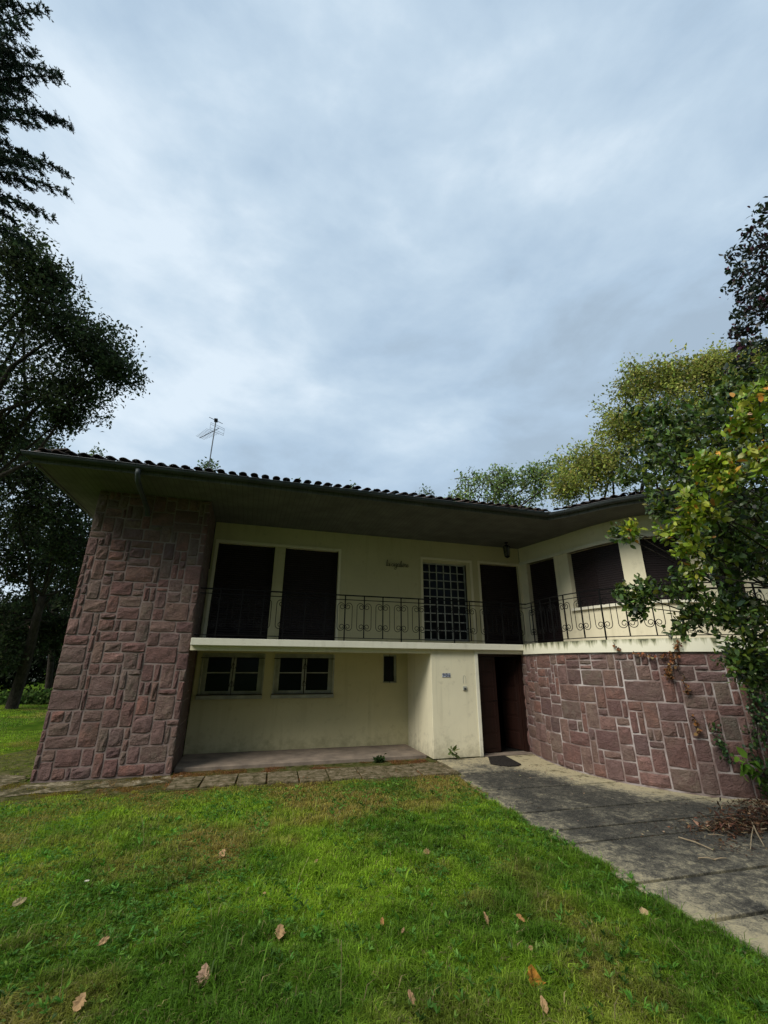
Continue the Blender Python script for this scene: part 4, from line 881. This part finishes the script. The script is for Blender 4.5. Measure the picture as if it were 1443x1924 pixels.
# moss, short weeds and leaf crumbs on the soil strips and along the path joints
n = 110000; x = rng.uniform(-5.2, 3.7, n); y = np.where(rng.random(n) < .5, rng.normal(8.72, .13, n), rng.normal(7.92, .2, n)); k = (y < 8.96) & (y > 7.3) & ~((x > -3) & (x < -.97) & (y > 8.7)) & (vnoise(x, y, 3, 11.) > .32); x, y = x[k], y[k]
v, t, cc = blades(x, y, .8, 1.5); cc = cc*np.array([.75, .42, .7]); x2 = rng.uniform(-6.5, -2.9, 50000); y2 = rng.uniform(7.5, 13, 50000); k2 = (x2 < -3.02) & (vnoise(x2, y2, 1.6, 15.)+.35*vnoise(x2, y2, 6, 16.) > .52+.3*(y2 < 9.2)); v2, t2, c2_ = blades(x2[k2], y2[k2], .9, 1.8); c2_ = c2_*np.array([.95, .75, .9]); t = np.concatenate([t, t2+len(v)]); v = np.concatenate([v, v2]); cc = np.concatenate([cc, c2_])
npmesh('moss_strip', v, t, cc, M['grass'], kind='stuff')
tuft = []
for (px, py, h_, nn_) in ((545, 1495, .16, 60), (270, 1500, .12, 110), (700, 1700, .12, 80), (360, 1640, .12, 60), (320, 1660, .14, 60), (870, 1690, .10, 60), (1330, 1760, .10, 70), (380, 1850, .13, 80), (1240, 1840, .11, 60), (540, 1880, .11, 60), (90, 1800, .11, 50), (1060, 1640, .09, 60), (640, 1560, .09, 50), (230, 1490, .10, 90)):
    r_ = at(px, py, 1)-np.array([0, 0, CAMH]); p = r_*(-CAMH/r_[2]); n = nn_; x = p[0]+rng.normal(size=n)*.06; y = p[1]+rng.normal(size=n)*.05
    v, t, c = blades(x, y, 1., 1.5); s_ = h_/.07; V5 = v.reshape(n, 5, 3); b0 = V5[:, :1].copy(); b0[:, :, 2] = -.028; V5 = b0+(V5-b0)*np.array([s_*.7, s_*.7, s_]); tuft.append((V5.reshape(-1, 3), t, c*.62))
o_ = 0; Vs, Ts, Cs = [], [], []
for v, t, c in tuft: Vs.append(v); Ts.append(t+o_); Cs.append(c); o_ += len(v)
npmesh('grass_tufts', np.concatenate(Vs), np.concatenate(Ts), np.concatenate(Cs), M['grass'], kind='stuff')
# pale seed stalks
st = MB(); 
M['straw'] = mat('dry_straw', lambda h: h.col((.42, .36, .18)), .8, .1)
for (px, py, h_) in ((270, 1590, .26), (398, 1735, .22), (555, 1680, .24), (640, 1900, .30), (1120, 1775, .18), (425, 1545, .12), (630, 1560, .14), (110, 1880, .14), (735, 1640, .16)):
    r_ = at(px, py, 1)-np.array([0, 0, CAMH]); p = r_*(-CAMH/r_[2]); a = random.uniform(-.09, .09)
    st.tube([(p[0], p[1], 0), (p[0]+a*.4, p[1], h_*.5), (p[0]+a*1.2, p[1]-.01, h_)], [.0016, .0014, .0010], 4); st.tube([(p[0]+a, p[1], h_*.85), (p[0]+a*1.2, p[1]-.01, h_)], [.0022, .0022], 4)
st.build('seed_stalks', M['straw'], kind='stuff')

# debris on the path: dead twigs and leaves
P = []; D = []; LL = []
for (cx_, cy_, sx, sy, h_, n) in ((5.55, 4.40, .30, .12, .05, 900), (6.1, 4.45, .4, .2, .09, 900), (5.4, 4.4, .8, .45, .01, 260), (4.85, 3.98, .22, .09, .02, 160), (6.6, 4.9, .3, .12, .06, 400), (5.3, 4.62, .6, .3, .01, 200), (4.6, 6.6, .8, .9, .01, 260), (5.2, 7.3, .35, .5, .01, 160)):
    x = rng.normal(cx_, sx, n); y = rng.normal(cy_, sy, n); z = h_*np.exp(-((x-cx_)/sx)**2/2-((y-cy_)/sy)**2/2)*rng.uniform(0, 1.2, n)+.010
    P.append(np.stack([x, y, z], 1)); D.append(unit(np.stack([rng.normal(size=n), rng.normal(size=n), rng.normal(size=n)*(.35 if h_ > .03 else .04)+.1*(h_ > .03)], 1))); LL.append(rng.uniform(.03, .10, n) if h_ > .03 else rng.uniform(.012, .045, n))
P, D, Ls = map(np.concatenate, (P, D, LL)); k = P[:, 0] > 3.5; P, D, Ls = P[k], D[k], Ls[k]
wr = np.where(rng.random(len(P)) < .7, .07, .36)
v, t, cc = leafcards(P, D, Ls, Ls*wr, cols(len(P), [(.17, .085, .048), (.085, .045, .028), (.32, .24, .15), (.04, .03, .02)], (3, 2, 1.4, 1.5), .25), False, 2.)
tag(npmesh('leaf_litter', v, t, cc, M['dry'], kind='stuff'))
q = MB()
def gp(px, py, z=.02): r_ = at(px, py, 1)-np.array([0, 0, CAMH]); p = r_*((z-CAMH)/r_[2]); return Vector((p[0], p[1], z))
for a, b, r_ in (((1413, 1545), (1436, 1590), .008), ((1415, 1555), (1410, 1595), .006), ((1275, 1573), (1340, 1597), .007), ((1312, 1612), (1345, 1616), .006), ((1340, 1615), (1365, 1612), .006), ((1430, 1558), (1470, 1560), .007), ((1330, 1568), (1360, 1570), .004)):
    A, Bv = gp(*a, .05 if a[0] > 1400 else .012), gp(*b, .02); m_ = (A+Bv)/2+Vector((random.uniform(-.02, .02), random.uniform(-.02, .02), .01)); q.tube([A, m_, Bv], [r_, r_*.9, r_*.6], 5)
M['twig'] = mat('dead_wood', lambda h: h.col(h.ramp(h.noise(20), (.3, (.20, .15, .09)), (.7, (.36, .29, .19)))), .9, .1)
q.build('dead_twigs', M['twig'], kind='stuff')

# fallen leaves, each its own thing
def leaf_thing(px, py, size, rot, tilt, colr, label, lobed=True, z=.042):
    p = gp(px, py, z-.012)
    half = [(-.50, .02), (-.40, .16), (-.30, .30), (-.22, .24), (-.10, .42), (.02, .30), (.12, .40), (.22, .24), (.34, .22), (.50, .02)] if lobed else [(-.50, .02), (-.38, .13), (-.24, .22), (-.16, .20), (-.02, .26), (.10, .21), (.18, .22), (.30, .13), (.40, .10), (.52, .01)]
    jr = lambda: random.uniform(-.035, .035)
    ring = [(x+jr(), y*random.uniform(1.0, 1.3)+.5*jr()) for x, y in half]+[(x+jr(), -y*random.uniform(.85, 1.3)+.5*jr()) for x, y in half[::-1][1:-1]]; n = len(ring); cu = random.uniform(.1, .45); cl = random.uniform(-.3, .4)
    V = [(0, 0, -.02)]+[(x*.55, y*.55, .20*abs(y)+random.uniform(-.02, .02)) for x, y in ring]+[(x, y*(1-.5*cu*abs(y)), cu*abs(y)*.9+cl*x*x+random.uniform(-.05, .05)) for x, y in ring]
    F = [(0, 1+k, 1+(k+1) % n) for k in range(n)]+[(1+k, 1+n+k, 1+n+(k+1) % n, 1+(k+1) % n) for k in range(n)]
    mb = MB().add(V, F); mb.tube([(-.62, 0, .06), (-.3, 0, -.01), (.35, 0, -.012)], [.012, .012, .006], 4)
    me = mb.mesh('fallen_leaf', M['dry']); a = me.color_attributes.new('Col', 'FLOAT_COLOR', 'POINT')
    cc = [];
    for v in me.vertices:
        m_ = 1+random.uniform(-.3, .2); cc += [colr[0]*m_, colr[1]*m_, colr[2]*m_, 1]
    a.data.foreach_set('color', cc)
    o = bpy.data.objects.new('fallen_leaf', me); COL.objects.link(o); sd = o.modifiers.new('t', 'SOLIDIFY'); sd.thickness = .015
    o.location = p; o.scale = (size*.94,)*3; o.rotation_euler = (Matrix.Rotation(random.uniform(-.5, .5), 4, 'Z') @ Matrix.Rotation(R_(tilt+14), 4, 'X') @ Matrix.Rotation(random.uniform(-.25, .25), 4, 'Y') @ Matrix.Rotation(R_(rot), 4, 'Z')).to_euler(); tag(o, label, 'leaf', 'fallen dry leaves lying on the lawn'); return o
TAN = (.44, .28, .14); OR = (.48, .22, .035); BR = (.36, .22, .12)
for a in ((1004, 1842, .135, 70, 32, OR, 'large orange brown leaf, the biggest on the lawn, at the lower right'),
          (1022, 1887, .075, 100, 30, TAN, 'small pinkish leaf just below the large orange leaf', False),
          (997, 1782, .05, 20, 25, TAN, 'tiny tan leaf just above the large orange leaf', False),
          (913, 1725, .080, 80, 40, TAN, 'upright tan leaf left of its twin in the middle of the right lawn', False),
          (978, 1725, .080, 140, 25, (.50, .27, .10), 'slanting golden tan leaf right of the upright tan leaf', False),
          (1210, 1715, .080, 10, 15, (.52, .38, .2), 'pale crumpled leaf nearest to the concrete path'),
          (526, 1750, .085, 95, 35, TAN, 'pale pink tan leaf alone left of the lawn centre'),
          (384, 1832, .105, 90, 35, (.46, .30, .20), 'broad lobed tan leaf above a dark grass tuft at the lower left'),
          (150, 1883, .080, 60, 30, TAN, 'tan leaf lowest at the left corner of the lawn'),
          (195, 1768, .075, 30, 20, TAN, 'leaning pinkish leaf at the left beside dry grass', False),
          (36, 1695, .115, 35, 10, (.42, .34, .18), 'long narrow curled leaf at the left edge of the lawn', False),
          (418, 1604, .085, 75, 40, TAN, 'upright tan leaf in the far half of the lawn, left of centre'),
          (802, 1602, .085, 5, 20, TAN, 'wide curled tan leaf in the far half of the lawn near the centre'),
          (773, 1875, .075, 95, 35, BR, 'brown oval leaf near the bottom centre of the lawn', False),
          (718, 1732, .055, 80, 30, (.45, .24, .09), 'small rusty leaf at the centre of the lawn', False),
          (594, 1618, .05, 40, 20, BR, 'tiny brown leaf in the far lawn between two tan leaves', False),
          (757, 1748, .04, 40, 20, BR, 'tiny brown leaf right of the small rusty leaf', False),
          (497, 1678, .035, 0, 20, TAN, 'tiny pale scrap of leaf above the lone pink tan leaf', False)):
    leaf_thing(*a)
p = gp(163, 1656, .05); d_ = empty('daisy', (p.x, p.y, 0), 'single small white daisy in the grass at the left', 'flower'); q = MB()
for k in range(9):
    a = k*2*math.pi/9; c, s_ = math.cos(a), math.sin(a); q.add([(p.x, p.y, .052), (p.x+.014*c-.004*s_, p.y+.014*s_+.004*c, .056), (p.x+.021*c, p.y+.021*s_, .054), (p.x+.014*c+.004*s_, p.y+.014*s_-.004*c, .056)], [(0, 1, 2, 3)])
q.build('petals', M['white'], d_); MB().tube([(p.x, p.y, 0), (p.x, p.y, .052)], .0015, 4).build('stem', M['lawn'], d_)
